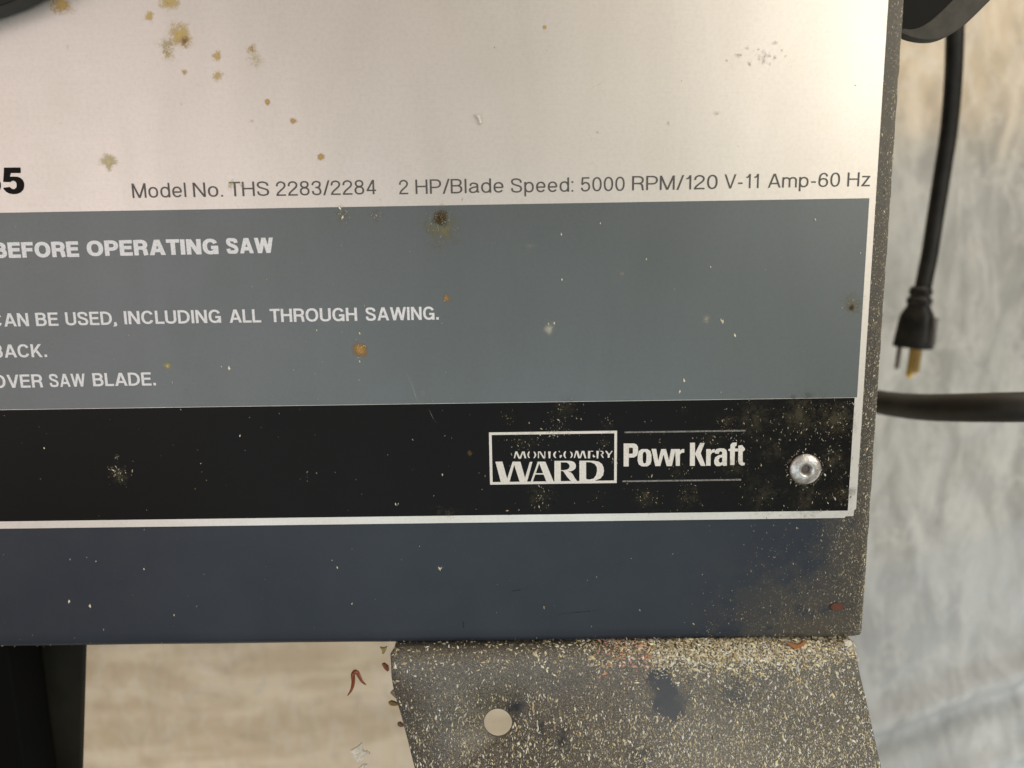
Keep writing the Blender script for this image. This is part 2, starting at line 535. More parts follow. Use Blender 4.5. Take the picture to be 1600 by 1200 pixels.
def glyph(ch, w):
    """-> width, strokes: ('L', points, closed) centre lines or ('Q', x0, y0, x1, y1) slanted bars cut level"""
    h = w / 2
    b, t = h * 0.9, 1 - h * 0.9
    L = lambda *p: ('L', list(p), False)
    K = lambda p: ('L', p, True)
    Q = lambda x0, y0, x1, y1: ('Q', x0, y0, x1, y1)
    l = h
    if ch == 'A':
        W = .70 + w * .5
        return W, [Q(h * 1.1, 0, W / 2 - h * .2, 1), Q(W - h * 1.1, 0, W / 2 + h * .2, 1), L((W * .22, .30), (W * .78, .30))]
    if ch == 'B':
        W = .58 + w * .5; r = W - h; m_ = .53; rt = (t - m_) / 2; rb = (m_ - b) / 2
        return W, [L((l, 0), (l, 1)), L(*([(l, t), (r - .03 - rt, t)] + arc(r - .03 - rt, m_ + rt, rt, rt, 90, -90) + [(l, m_)])),
                   L(*([(r - rb, m_)] + arc(r - rb, b + rb, rb, rb, 90, -90) + [(l, b)]))]
    if ch in 'CG':
        W = .68 + w * .4; r = W - h
        s = [L(*arc(W / 2, .5, W / 2 - h, .5 - h * .9, 28, 332 if ch == 'C' else 325))]
        if ch == 'G':
            s.append(L((W * .54, .44), (r, .44), (r, 0)))
        return W, s
    if ch == 'D':
        W = .64 + w * .5; r = W - h
        return W, [L((l, 0), (l, 1)), L(*([(l, t), (.26, t)] + arc(.26, .5, r - .26, .5 - h * .9, 90, -90) + [(l, b)]))]
    if ch == 'E':
        W = .54 + w * .4
        return W, [L((l, 0), (l, 1)), L((l, t), (W, t)), L((l, .52), (W - .04, .52)), L((l, b), (W, b))]
    if ch == 'F':
        W = .51 + w * .4
        return W, [L((l, 0), (l, 1)), L((l, t), (W, t)), L((l, .51), (W - .05, .51))]
    if ch == 'H':
        W = .61 + w * .5
        return W, [L((l, 0), (l, 1)), L((W - h, 0), (W - h, 1)), L((l, .52), (W - h, .52))]
    if ch == 'I':
        return w, [L((l, 0), (l, 1))]
    if ch == 'K':
        W = .62 + w * .5
        return W, [L((l, 0), (l, 1)), Q(l + .02, .30, W - h * 1.5, 1), Q(W - h * 1.2, 0, W * .40, .58)]
    if ch == 'L':
        W = .48 + w * .4
        return W, [L((l, 0), (l, 1)), L((l, b), (W, b))]
    if ch == 'M':
        W = .72 + w * .7
        return W, [L((l, 0), (l, 1)), L((W - h, 0), (W - h, 1)), Q(h * 1.1, 1, W / 2, 0), Q(W - h * 1.1, 1, W / 2, 0)]
    if ch == 'N':
        W = .61 + w * .5
        return W, [L((l, 0), (l, 1)), L((W - h, 0), (W - h, 1)), Q(h * 1.1, 1, W - h * 1.1, 0)]
    if ch == 'O':
        W = .72 + w * .4
        return W, [K(arc(W / 2, .5, W / 2 - h, .5 - h * .9, 0, 360, 30)[:-1])]
    if ch in 'PR':
        W = .57 + w * .5; r = W - h; m_ = .44 if ch == 'P' else .48; rt = (t - m_) / 2
        s = [L((l, 0), (l, 1)), L(*([(l, t), (r - rt, t)] + arc(r - rt, m_ + rt, rt, rt, 90, -90) + [(l, m_)]))]
        if ch == 'R':
            s.append(L(*catmull([Vector(p) for p in ((W * .5, m_), (r - .12, m_ - .03), (r - .03, m_ - .14), (r - .01, .14), (W - h * .8, 0))], 4)))
        return W, s
    if ch == 'S':
        W = .60 + w * .4; r = W - h
        p = [(r - .01, .69), (r - .06, .86), (W / 2, t), (l + .05, .89), (l + .01, .74), (l + .09, .60), (W / 2, .52), (r - .06, .42),
             (r, .27), (r - .06, .11), (W / 2, b), (l + .05, .12), (l, .32)]
        return W, [L(*catmull([Vector(q) for q in p], 4))]
    if ch == 'T':
        W = .58 + w * .3
        return W, [L((0, t), (W, t)), L((W / 2, 0), (W / 2, 1 - w * .5))]
    if ch == 'U':
        W = .60 + w * .5; r = W - h; ry = .30
        return W, [L(*([(l, 1), (l, ry + .02)] + arc(W / 2, ry, W / 2 - h, ry - h * .9, 180, 360) + [(r, ry + .02), (r, 1)]))]
    if ch == 'V':
        W = .66 + w * .5
        return W, [Q(h * 1.1, 1, W / 2 - h * .1, 0), Q(W - h * 1.1, 1, W / 2 + h * .1, 0)]
    if ch == 'W':
        W = .96 + w * .6; q = W / 4
        return W, [Q(h * 1.05, 1, q + h * .2, 0), Q(q + h * .3, 0, 2 * q, 1), Q(2 * q, 1, 3 * q - h * .3, 0), Q(3 * q - h * .2, 0, W - h * 1.05, 1)]
    x_ = XH - h * .9
    if ch == 'o':
        W = .52 + w * .3
        return W, [K(arc(W / 2, XH / 2, W / 2 - h, XH / 2 - h * .9, 0, 360, 26)[:-1])]
    if ch in 'dp':
        W = .52 + w * .3
        s = [K(arc(W / 2, XH / 2, W / 2 - h, XH / 2 - h * .9, 0, 360, 26)[:-1])]
        s.append(L((W - h, 0), (W - h, 1)) if ch == 'd' else L((l, -.28), (l, XH)))
        return W, s
    if ch == 'e':
        W = .52 + w * .3
        return W, [L(*arc(W / 2, XH / 2, W / 2 - h, XH / 2 - h * .9, 0, 325)), L((l, XH * .49), (W - h * .6, XH * .49))]
    if ch == 'a':
        W = .50 + w * .4; r = W - h
        return W, [L(*catmull([Vector(p) for p in ((l + .03, .50), (l + .07, .63), (W * .46, x_), (r - .07, .63), (r - .02, .50), (r - .02, .16), (W, h * .5))], 4)),
                   L(*catmull([Vector(p) for p in ((r - .02, .44), (W * .5, .40), (l + .03, .31), (l, .19), (l + .05, .08), (W * .42, b), (r - .10, .10), (r - .02, .24))], 4))]
    if ch == 'l':
        return w, [L((l, 0), (l, 1))]
    if ch == 'm':
        W = .80 + w * .5; c_ = W / 2; rr = (c_ - l) / 2
        return W, [L((l, 0), (l, XH)), L(*(arc(l + rr, x_ - .2, rr, .2, 180, 0) + [(c_, 0)])), L(*(arc(c_ + rr, x_ - .2, rr, .2, 180, 0) + [(W - h, 0)]))]
    if ch == 'z':
        W = .44 + w * .3
        return W, [L((.02, x_), (W, x_)), L((0, b), (W, b)), Q(h * 1.3, w * .6, W - h * 1.3, XH - w * .6)]
    dW = .53 + w * .3
    r = dW - h
    if ch == '0':
        return dW, [K(arc(dW / 2, .5, dW / 2 - h, .5 - h * .9, 0, 360, 28)[:-1])]
    if ch == '1':
        return dW * .72, [L((dW * .5, 0), (dW * .5, 1)), L(*catmull([Vector(p) for p in ((dW * .12, .76), (dW * .34, .80), (dW * .48, .97))], 4))]
    if ch == '2':
        return dW, [L(*(catmull([Vector(p) for p in ((l, .66), (l + .05, .86), (dW / 2, t), (r - .05, .88), (r, .72), (r - .06, .56), (dW * .45, .36), (l + .06, .20), (l + .01, b + .03))], 4))),
                    L((0, b), (dW, b))]
    if ch == '3':
        return dW, [L(*catmull([Vector(p) for p in ((l, .70), (l + .06, .87), (dW / 2, t), (r - .05, .88), (r - .02, .74), (r - .08, .58), (dW * .45, .53))], 4)),
                    L(*catmull([Vector(p) for p in ((dW * .40, .53), (r - .10, .50), (r, .30), (r - .05, .11), (dW / 2, b), (l + .05, .12), (l, .30))], 4))]
    if ch == '4':
        return dW, [L((r - .10, 0), (r - .10, 1)), Q(h * .9, .26, r - .10, 1), L((h * .2, .27), (dW, .27))]
    if ch == '5':
        return dW, [L((dW - .05, t), (l + .06, t), (l + .02, .50)),
                    L(*catmull([Vector(p) for p in ((l + .02, .47), (dW * .35, .60), (dW * .58, .62), (r - .05, .53), (r, .33), (r - .06, .13), (dW * .48, b), (l + .06, .11), (l, .27))], 4))]
    if ch == '6':
        return dW, [K(arc(dW / 2, .315, dW / 2 - h, .315 - h * .9, 0, 360, 24)[:-1]),
                    L(*catmull([Vector(p) for p in ((r - .02, .74), (r - .07, .88), (dW * .54, t), (l + .08, .86), (l + .01, .62), (l, .34))], 4))]
    if ch == '8':
        return dW, [K(arc(dW / 2, .285, dW / 2 - h, .285 - h * .9, 0, 360, 24)[:-1]), K(arc(dW / 2, .755, dW / 2 - h - .03, .245 - h * .9, 0, 360, 24)[:-1])]
    if ch == '/':
        return .34, [Q(.02, -.02, .32, 1.02)]
    if ch == '-':
        return .32, [L((.02, .36), (.30, .36))]
    if ch == '.':
        return w * 1.15, [L((w * .575, 0), (w * .575, w * 1.15))]
    if ch == ',':
        return w * 1.15, [L((w * .575, 0), (w * .575, w * 1.15)), Q(w * .2, -w * .8, w * .8, w * .1)]
    if ch == ':':
        return w * 1.15, [L((w * .575, 0), (w * .575, w * 1.15)), L((w * .575, XH - w * 1.15), (w * .575, XH))]
    raise ValueError(ch)


def stroke_quads(st, w):
    if st[0] == 'Q':
        _, x0, y0, x1, y1 = st
        L_ = math.hypot(x1 - x0, y1 - y0)
        k = w / 2 * L_ / abs(y1 - y0)
        k = min(k, w * 0.95)
        return [(x0 - k, y0), (x0 + k, y0), (x1 + k, y1), (x1 - k, y1)], [(0, 1, 2, 3)]
    pts = [Vector(p[:2]) for p in st[1]]
    q = [pts[0]]
    for p in pts[1:]:
        if (p - q[-1]).length > 1e-4:
            q.append(p)
    pts = q
    cl = st[2]
    n = len(pts)
    V, Fc = [], []
    for i, p in enumerate(pts):
        a = pts[i - 1] if (i > 0 or cl) else None
        b_ = pts[(i + 1) % n] if (i < n - 1 or cl) else None
        d1 = (p - a).normalized() if a is not None else None
        d2 = (b_ - p).normalized() if b_ is not None else None
        if d1 is None: d1 = d2
        if d2 is None: d2 = d1
        n1 = Vector((-d1.y, d1.x)); n2 = Vector((-d2.y, d2.x))
        mm = (n1 + n2)
        mm = mm.normalized() if mm.length > 1e-6 else n1
        k = (w / 2) / max(0.5, mm.dot(n1))
        V += [p + mm * k, p - mm * k]
    for i in range(n if cl else n - 1):
        j = (i + 1) % n
        Fc.append((2 * i, 2 * i + 1, 2 * j + 1, 2 * j))
    return [tuple(v) for v in V], Fc


def lettering(words, weight, mat, gap=0.16, label=None, Y=-0.00006):
    """words: (text, left px, right px, baseline px at left, baseline px at right, cap height px)"""
    V, Fc = [], []
    for (txt, xa, xb, ya, yb, cap) in words:
        A, B = at(xa, ya), at(xb, yb)
        base = (A.z + B.z) / 2
        capm = (at(xa, ya - cap) - at(xa, ya)).z
        pen, items = 0.0, []
        for ch in txt:
            W, st = glyph(ch, weight)
            sb = {'/': -.0, '.': .02, ',': .02}.get(ch, 0)
            items.append((pen, st))
            kern = gap
            if ch in 'AVWTL/' or ch == '1': kern = gap * .62
            if ch in 'FP': kern = gap * .8
            pen += W + kern
        pen -= kern
        sx = (B.x - A.x) / pen
        k = 0
        for off, st in items:
            for s in st:
                v, f = stroke_quads(s, weight)
                o = len(V)
                k += 1
                y = Y - 4e-6 * (k % 5)
                V += [(A.x + (off + p[0]) * sx, y, base + p[1] * capm) for p in v]
                Fc += [tuple(i + o for i in q) for q in f]
    o = link('lettering', mesh_of('lettering', V, Fc), mat, plate)
    if label:
        o['label'] = label
    return o


lettering([('Model', 207.5, 291.5, 309.5, 308, 22.8), ('No.', 302.5, 349, 308, 307.3, 22.6), ('THS', 359, 421, 306.8, 306, 22.6),
           ('2283/2284', 432, 588, 306, 303.5, 22.5), ('2', 624, 638, 303.6, 303.4, 22.4), ('HP/Blade', 649.5, 787, 303, 301, 22.4),
           ('Speed:', 798.5, 896, 301, 299.6, 22.3), ('5000', 907.5, 976, 299.4, 298.2, 22.2), ('RPM/120', 987.5, 1121, 297.4, 295.4, 22.2),
           ('V-11', 1131.5, 1187, 294.8, 293.7, 22.2), ('Amp-60', 1199.5, 1312, 293.4, 291.8, 22.0), ('Hz', 1323.5, 1359, 291.4, 291, 22.0)],
          .105, M_text_dark, .125, 'thin dark grey line of lettering')
lettering([('BEFORE', -9, 124.5, 402.8, 401.6, 24), ('OPERATING', 137, 342, 400.5, 396.8, 24), ('SAW', 354.5, 428, 396.5, 395, 24)],
          .225, M_text_white, .07, 'bold white capitals')
lettering([('CAN', -14, 46, 510.8, 509.4, 20.6), ('BE', 57, 92, 509.4, 508.8, 20.6), ('USED,', 103.5, 183, 508.6, 507, 20.6),
           ('INCLUDING', 195, 346, 506.6, 504.4, 20.6), ('ALL', 359, 408.5, 504.2, 503.6, 20.6), ('THROUGH', 422.4, 558.5, 503.3, 501.4, 20.6),
           ('SAWING.', 571.8, 686, 501, 499.4, 20.5)], .165, M_text_white, .095)
lettering([('BACK.', -11, 74.5, 559, 557.8, 20.4)], .165, M_text_white, .095)
lettering([('OVER', -10, 67.5, 606.2, 605.2, 20.4), ('SAW', 78.5, 134.5, 605, 603.6, 20.3), ('BLADE.', 146, 244.5, 603.4, 602, 20.3)],
          .165, M_text_white, .095)


def polys(name, groups, mat, label=None, Y=-0.00006, parent=None):
    """groups: list of (ox, oy, scale, [polygons in zoomed pixels])"""
    V, Fc = [], []
    k = 0
    for (ox, oy, sc, pl_) in groups:
        for poly in pl_:
            pts = []
            k += 1
            y = Y - 5e-6 * (k % 6)
            for (a, b_) in poly:
                p = at(ox + a / sc, oy + b_ / sc)
                pts.append((p.x, y, p.z))
            o = len(V)
            # triangulate
            vs2 = [Vector((p[0] / S, p[2] / S)) for p in pts]
            res = delaunay_2d_cdt(vs2, [], [list(range(len(vs2)))], 1, 1e-5)
            V += [(v.x * S, y, v.y * S) for v in res[0]]
            Fc += [tuple(i + o for i in f) for f in res[2]]
    o = link(name, mesh_of(name, V, Fc), mat, parent or plate)
    if label:
        o['label'] = label
    return o


WARD1 = [[(65, 420), (240, 420), (358, 845), (495, 420), (690, 420), (805, 830), (925, 425), (990, 425), (850, 950), (680, 950), (535, 500), (410, 950), (205, 950)],
         [(1125, 420), (1315, 420), (1532, 945), (1350, 945), (1160, 465), (990, 945), (940, 945)],
         [(1066, 708), (1256, 708), (1270, 742), (1052, 742)]]
WARD2 = [[(20, 400), (180, 400), (180, 940), (20, 940)],
         [(180, 398), (400, 398), (460, 408), (520, 438), (552, 485), (560, 540), (545, 590), (500, 632), (440, 658), (340, 668), (225, 655), (180, 650), (180, 632), (260, 632), (340, 618),
          (388, 580), (402, 530), (385, 482), (330, 440), (180, 436)],
         [(225, 640), (340, 660), (430, 688), (482, 740), (530, 830), (590, 905), (640, 942), (470, 942), (400, 870), (330, 790), (275, 705)],
         [(645, 396), (812, 396), (812, 940), (645, 940)],
         [(812, 394), (1000, 398), (1130, 420), (1212, 480), (1250, 570), (1258, 660), (1235, 760), (1170, 840), (1050, 885), (1010, 942), (812, 942), (812, 835), (830, 860), (900, 868), (1000, 840),
          (1060, 760), (1085, 650), (1080, 560), (1030, 480), (930, 436), (812, 430)]]
MONT1 = [[(525, 335), (555, 335), (600, 165), (562, 165)], [(560, 165), (612, 165), (690, 345), (645, 345)], [(660, 345), (705, 345), (765, 165), (733, 165)],
         [(740, 165), (795, 165), (838, 335), (795, 335)],
         [(905, 160), (875, 200), (862, 245), (875, 295), (905, 332), (925, 322), (905, 285), (902, 240), (925, 172)],
         [(1030, 162), (1068, 195), (1088, 245), (1075, 295), (1035, 335), (1015, 322), (1040, 285), (1045, 240), (1020, 175)],
         [(1130, 165), (1156, 165), (1152, 332), (1128, 332)], [(1150, 165), (1195, 165), (1305, 335), (1262, 340)], [(1288, 165), (1315, 165), (1310, 335), (1292, 330)],
         [(1382, 165), (1446, 165), (1436, 335), (1398, 335)],
         [(1570, 160), (1525, 195), (1505, 245), (1525, 300), (1570, 335), (1585, 325), (1560, 285), (1558, 240), (1590, 172)]]
MONT2 = [[(150, 262), (200, 250), (212, 280), (172, 330), (152, 320)], [(118, 158), (148, 150), (162, 195)],
         [(290, 152), (255, 195), (243, 245), (258, 295), (290, 335), (315, 325), (292, 285), (290, 235), (312, 168)],
         [(405, 155), (462, 190), (482, 250), (465, 300), (430, 332), (418, 318), (440, 280), (438, 230)],
         [(505, 328), (532, 328), (582, 150), (548, 150)], [(556, 150), (610, 150), (668, 335), (615, 335)], [(645, 330), (682, 330), (738, 150), (704, 150)],
         [(712, 150), (768, 150), (818, 335), (778, 335)],
         [(860, 150), (920, 150), (910, 337), (858, 337)], [(985, 235), (1045, 300), (1000, 315), (975, 290)], [(930, 150), (990, 150), (990, 168), (930, 168)],
         [(1068, 150), (1132, 150), (1112, 340), (1078, 340)], [(1140, 148), (1215, 150), (1258, 190), (1240, 232), (1190, 240), (1220, 195), (1190, 168)],
         [(1170, 235), (1215, 245), (1255, 330), (1222, 322)],
         [(1288, 150), (1330, 150), (1388, 228), (1448, 150), (1478, 150), (1404, 255), (1398, 320), (1350, 320), (1352, 250)]]
polys('logo_lettering', [(770, 695, 16, WARD1 + MONT1), (865, 695, 16, WARD2 + MONT2)], M_logo, 'cream lettering inside the framed logo')
FIVE = [[(138, 150), (700, 145), (712, 260), (702, 338), (372, 338), (340, 460), (470, 455), (600, 460), (700, 500), (780, 570), (825, 680), (830, 790), (800, 900), (720, 990), (600, 1045), (480, 1060),
         (330, 1040), (220, 980), (140, 900), (110, 840), (330, 808), (380, 850), (440, 882), (500, 880), (560, 830), (575, 750), (562, 670), (510, 612), (450, 600), (400, 612), (365, 645), (110, 645), (128, 400)]]
polys('lettering', [(0, 255, 21.82, FIVE), (-36.5, 255.4, 21.82, FIVE)], M_text_black, 'heavy black numeral')
PK1 = [[(70, 205), (330, 205), (395, 232), (430, 295), (432, 430), (400, 512), (330, 555), (205, 560), (205, 462), (288, 460), (302, 440), (302, 330), (290, 310), (205, 310), (205, 560), (195, 780), (70, 780)]]
PK1 = [[(70, 205), (205, 205), (197, 780), (70, 780)],
       [(205, 205), (330, 205), (395, 232), (430, 295), (432, 430), (400, 512), (330, 555), (203, 560), (203, 462), (288, 460), (302, 440), (302, 330), (290, 310), (205, 310)],
       [(595, 345), (520, 345), (450, 395), (425, 490), (420, 640), (450, 730), (520, 775), (590, 778), (590, 706), (556, 680), (545, 600), (548, 470), (565, 425), (595, 412)],
       [(594, 345), (660, 345), (735, 390), (766, 490), (765, 640), (735, 730), (660, 775), (589, 778), (589, 706), (625, 690), (640, 610), (640, 480), (625, 430), (594, 412)],
       [(765, 340), (885, 340), (935, 635), (1010, 345), (1130, 345), (1205, 630), (1255, 345), (1372, 345), (1275, 770), (1145, 770), (1068, 480), (985, 770), (860, 770)],
       [(1360, 345), (1480, 345), (1475, 765), (1375, 765)], [(1470, 395), (1530, 345), (1585, 345), (1585, 435), (1525, 438), (1470, 490)]]
PK2 = [[(130, 185), (255, 185), (250, 765), (125, 765)], [(255, 450), (385, 190), (497, 190), (397, 450), (517, 765), (400, 765), (256, 478)],
       [(535, 345), (648, 345), (642, 760), (530, 760)], [(640, 395), (700, 348), (748, 345), (742, 430), (690, 432), (640, 490)],
       [(760, 460), (745, 400), (790, 345), (880, 325), (980, 330), (1040, 370), (1055, 450), (1050, 765), (952, 765), (935, 620), (935, 425), (900, 398), (860, 420), (850, 465)],
       [(936, 480), (840, 500), (760, 550), (730, 640), (740, 720), (790, 772), (880, 768), (955, 735), (935, 650), (900, 690), (858, 675), (845, 615), (880, 560), (936, 555)],
       [(1140, 235), (1185, 185), (1300, 180), (1290, 262), (1258, 280), (1252, 330), (1330, 330), (1330, 402), (1250, 402), (1242, 745), (1130, 745), (1130, 402), (1085, 380), (1085, 350), (1135, 330)],
       [(1335, 260), (1430, 245), (1500, 330), (1500, 370), (1447, 412), (1445, 640), (1470, 690), (1502, 685), (1492, 745), (1420, 760), (1352, 715), (1330, 640), (1335, 402)]]
polys('logo_lettering', [(970, 680, 16, PK1), (1070, 680, 16, PK2)], M_logo, 'cream condensed lettering beside the framed logo')


def rect_px(x0, y0, x1, y1, th):
    A, B = at(x0, y0), at(x1, y1)
    return A.x, B.x, B.z, A.z


def frame():
    A, B = at(764.5, 675.6), at(963.6, 754.6)
    x0, x1, z1, z0 = A.x, B.x, A.z, B.z
    x0 = (at(763.6, 675).x + at(766, 757).x) / 2
    th = U(4.3)
    V, Fc = [], []
    for (a, b_, c_, d_) in ((x0, x1, z1 - th, z1), (x0, x1, z0, z0 + th), (x0, x0 + th, z0 + th, z1 - th), (x1 - th, x1, z0 + th, z1 - th)):
        o = len(V)
        V += [(a, -0.00005, c_), (b_, -0.00005, c_), (b_, -0.00005, d_), (a, -0.00005, d_)]
        Fc.append((o, o + 1, o + 2, o + 3))
    link('logo_frame', mesh_of('logo_frame', V, Fc), M_logo, plate)
    for (xa, ya, xb, yb) in ((975.7, 675, 1165, 673.3), (972.7, 751.5, 1158, 750)):
        a, b_ = at(xa, ya), at(xb, yb)
        z = (a.z + b_.z) / 2
        V = [(a.x, -0.00005, z - U(1.3)), (b_.x, -0.00005, z - U(1.3)), (b_.x, -0.00005, z + U(1.3)), (a.x, -0.00005, z + U(1.3))]
        link('rule_line', mesh_of('rule_line', V, [(0, 1, 2, 3)]), M_rule, plate)


frame()

# ------------------------------------------------------------------ stains
def stain_mat():
    t = NT('stain_film')
    a = t.n('ShaderNodeAttribute', attribute_name='tint')
    al = t.n('ShaderNodeAttribute', attribute_name='cover')
    n1 = t.noise(1300, 5, 0.7)
    n2 = t.noise(420, 3, 0.6)
    v = t.math('ADD', al.outputs['Fac'], t.math('MULTIPLY', t.math('SUBTRACT', t.math('ADD', n1, n2), 1.0), 1.3))
    al2 = t.math('MULTIPLY', t.ramp(v, (0.18, 0.85)), al.outputs['Fac'])
    t.p(Base_Color=a.outputs['Color'], Roughness=0.6, Specular_IOR_Level=0.3, Alpha=al2)
    return t.m


M_stain = stain_mat()


def blob(x, y, r, col, strength=0.9, elong=1.0, ang=0.0, Y=-0.00009, name='stain', parent=None, lab=None, rings=6, seg=28):
    c0 = at(x, y)
    V, A, Fc = [], [], []
    ph = rnd.uniform(0, 100)
    V.append((c0.x, Y, c0.z)); A.append(strength)
    for i in range(1, rings + 1):
        f = i / rings
        for k in range(seg):
            a = 2 * math.pi * k / seg
            rr = U(r) * 1.5 * f * (1 + 0.35 * noise.noise(Vector((math.cos(a) * 1.2 + ph, math.sin(a) * 1.2, 0))))
            dx, dz = rr * math.cos(a) * elong, rr * math.sin(a)
            V.append((c0.x + dx * math.cos(ang) - dz * math.sin(ang), Y, c0.z + dx * math.sin(ang) + dz * math.cos(ang)))
            A.append(strength * max(0, (1 - f)) ** 0.8)
    for k in range(seg):
        Fc.append((0, 1 + k, 1 + (k + 1) % seg))
    for i in range(rings - 1):
        for k in range(seg):
            a, b_ = 1 + i * seg + k, 1 + i * seg + (k + 1) % seg
            Fc.append((a, a + seg, b_ + seg, b_))
    me = mesh_of(name, V, Fc)
    at_ = me.attributes.new('cover', 'FLOAT', 'POINT')
    at_.data.foreach_set('value', A)
    ct = me.attributes.new('tint', 'FLOAT_COLOR', 'POINT')
    ct.data.foreach_set('color', list((*col, 1)) * len(V))
    o = link(name, me, M_stain, parent or plate)
    if lab:
        o['label'] = lab
    return o


YEL, BRN, OCH, GRY, PAL = (0.62, 0.44, 0.13), (0.20, 0.10, 0.03), (0.52, 0.32, 0.08), (0.30, 0.28, 0.26), (0.60, 0.52, 0.28)
for (x, y, r, c_, s_, e_) in [
        (95, 8, 15, OCH, 1.1, 1.3), (84, 4, 7, BRN, 1.0, 1.0), (265, 1, 15, YEL, 1.1, 1.1), (233, 25, 8, YEL, 1.1, 1), (281, 56, 20, YEL, 1.15, 1), (263, 84, 15, YEL, .8, .9), (259, 70, 16, PAL, .9, .8),
        (289, 65, 8, OCH, 1.1, 1), (339, 87, 9, YEL, 1.1, 1), (340, 118, 9, YEL, 1.0, 1), (392, 76, 8, OCH, 1.0, 1), (398, 93, 16, PAL, .7, 1), (288, 113, 5, OCH, .9, 1), (310, 130, 6, GRY, .6, 1),
        (418, 159, 5, OCH, 1.3, 1), (458, 189, 5, OCH, 1.1, 1.3), (393, 189, 4, OCH, .8, 1), (501, 245, 6, OCH, 1.2, 1), (170, 253, 13, PAL, 1.2, 1), (107, 73, 8, GRY, .7, 1.2), (106, 166, 9, GRY, .45, 1),
        (285, 164, 5, GRY, .9, 1), (305, 210, 10, GRY, .35, 1), (116, 203, 8, GRY, .4, 1), (93, 191, 7, GRY, .4, 1), (235, 60, 10, GRY, .35, 1.5), (338, 175, 9, GRY, .3, 1),
        (1044, 194, 6, BRN, 1.0, 1), (1119, 177, 6, BRN, 1.0, 1.1), (934, 207, 3.5, BRN, .9, 1), (851, 43, 3.5, OCH, 1.2, 1), (1189, 79, 5, BRN, .6, 1), (1207, 77, 5, BRN, .6, 1.1), (1222, 79, 5, BRN, 1.1, 1),
        (1186, 94, 9, GRY, .6, 1.5), (1203, 88, 6, GRY, .8, 1), (1169, 84, 5, GRY, .5, 1), (1232, 97, 11, GRY, .5, 1.2), (1145, 108, 9, (0.33, .31, .20), .7, 1), (1252, 35, 10, GRY, .5, 1.3),
        (1150, 85, 9, GRY, .3, 1.4), (1260, 170, 8, GRY, .25, 1), (1305, 188, 5, GRY, .5, 1), (998, 125, 12, GRY, .22, 1), (360, 288, 9, PAL, .9, .6), (378, 290, 6, PAL, .8, 1),
        (690, 322, 5, OCH, .6, 1), (1378, 35, 14, PAL, .4, .5), (1153, 228, 3.5, GRY, .7, 1), (494, 61, 4, GRY, .5, 1), (484, 144, 4, GRY, .6, 1), (654, 130, 5, GRY, .5, 1), (497, 174, 6, GRY, .6, 1.2),
        (700, 803, 14, (0.35, .27, .15), .7, 2.5), (1020, 803, 10, (0.35, .27, .15), .6, 2.5), (735, 708, 5, OCH, .5, 1), (985, 703, 9, (0.55, .35, .16), .8, 1)]:
    blob(x, y, r * (.72 if c_ in (BRN, GRY) else .9), tuple((.1 if c_ in (YEL, OCH, PAL) else .4) * q + (.9 if c_ in (YEL, OCH, PAL) else .6) * v for q, v in zip((.50, .44, .34), c_)), s_ * (.85 if c_ in (YEL, OCH, PAL) else .5), e_, rnd.uniform(-.3, .3))
for (x, y, r, c_, s_, e_) in [
        (688, 340, 11, (0.11, .07, .02), 1.3, 1.1), (690, 358, 27, (0.24, .22, .11), .75, 1), (562, 546, 11, (0.40, .22, .05), 1.2, 1), (535, 334, 12, (.25, .22, .12), .6, 1), (587, 335, 12, (.25, .22, .12), .5, 1),
        (1332, 478, 22, (.24, .21, .13), .7, .8), (1330, 481, 5, (.12, .08, .04), .9, 1), (858, 514, 11, (.42, .42, .36), 1.0, .8), (697, 466, 6, (.38, .22, .07), 1.0, 1), (1103, 498, 10, (.36, .36, .30), .8, .7),
        (972, 428, 6, (.36, .36, .32), .6, 1), (826, 383, 8, (.34, .35, .31), .5, 1.6), (1000, 367, 6, (.30, .30, .25), .5, 1.3), (262, 572, 6, (.44, .40, .16), .9, 1.2), (660, 615, 8, (.38, .40, .40), .5, 1),
        (291, 612, 9, (.33, .35, .35), .5, 1), (1160, 612, 10, (.30, .30, .26), .4, 1), (775, 380, 10, (.27, .28, .26), .4, 1)]:
    blob(x, y, r, c_, s_, e_, rnd.uniform(-.4, .4))
for (x, y, r, s_) in [(188, 742, 17, .9), (183, 713, 7, .7), (475, 745, 7, .5), (820, 690, 34, .5), (880, 640, 24, .7), (875, 668, 22, .5), (795, 655, 14, .6), (905, 655, 10, .4), (950, 668, 14, .6), (945, 690, 14, .5), (845, 778, 26, .75),
                      (858, 770, 15, .5), (1008, 778, 22, .8), (935, 776, 12, .5), (1075, 775, 26, .7), (1060, 738, 22, .6), (1110, 690, 26, .6), (1135, 660, 20, .8), (1065, 640, 10, .5), (1180, 655, 36, .8), (1210, 700, 30, .7),
                      (1250, 650, 40, .9), (1305, 655, 34, 1.0), (1190, 770, 36, .7), (1300, 720, 30, .8), (1260, 780, 40, .7), (1150, 730, 24, .7), (1315, 770, 26, .9), (1040, 700, 16, .4)]:
    blob(x, y, r, (0.075, .066, .036), s_ * .75, 1, 0)
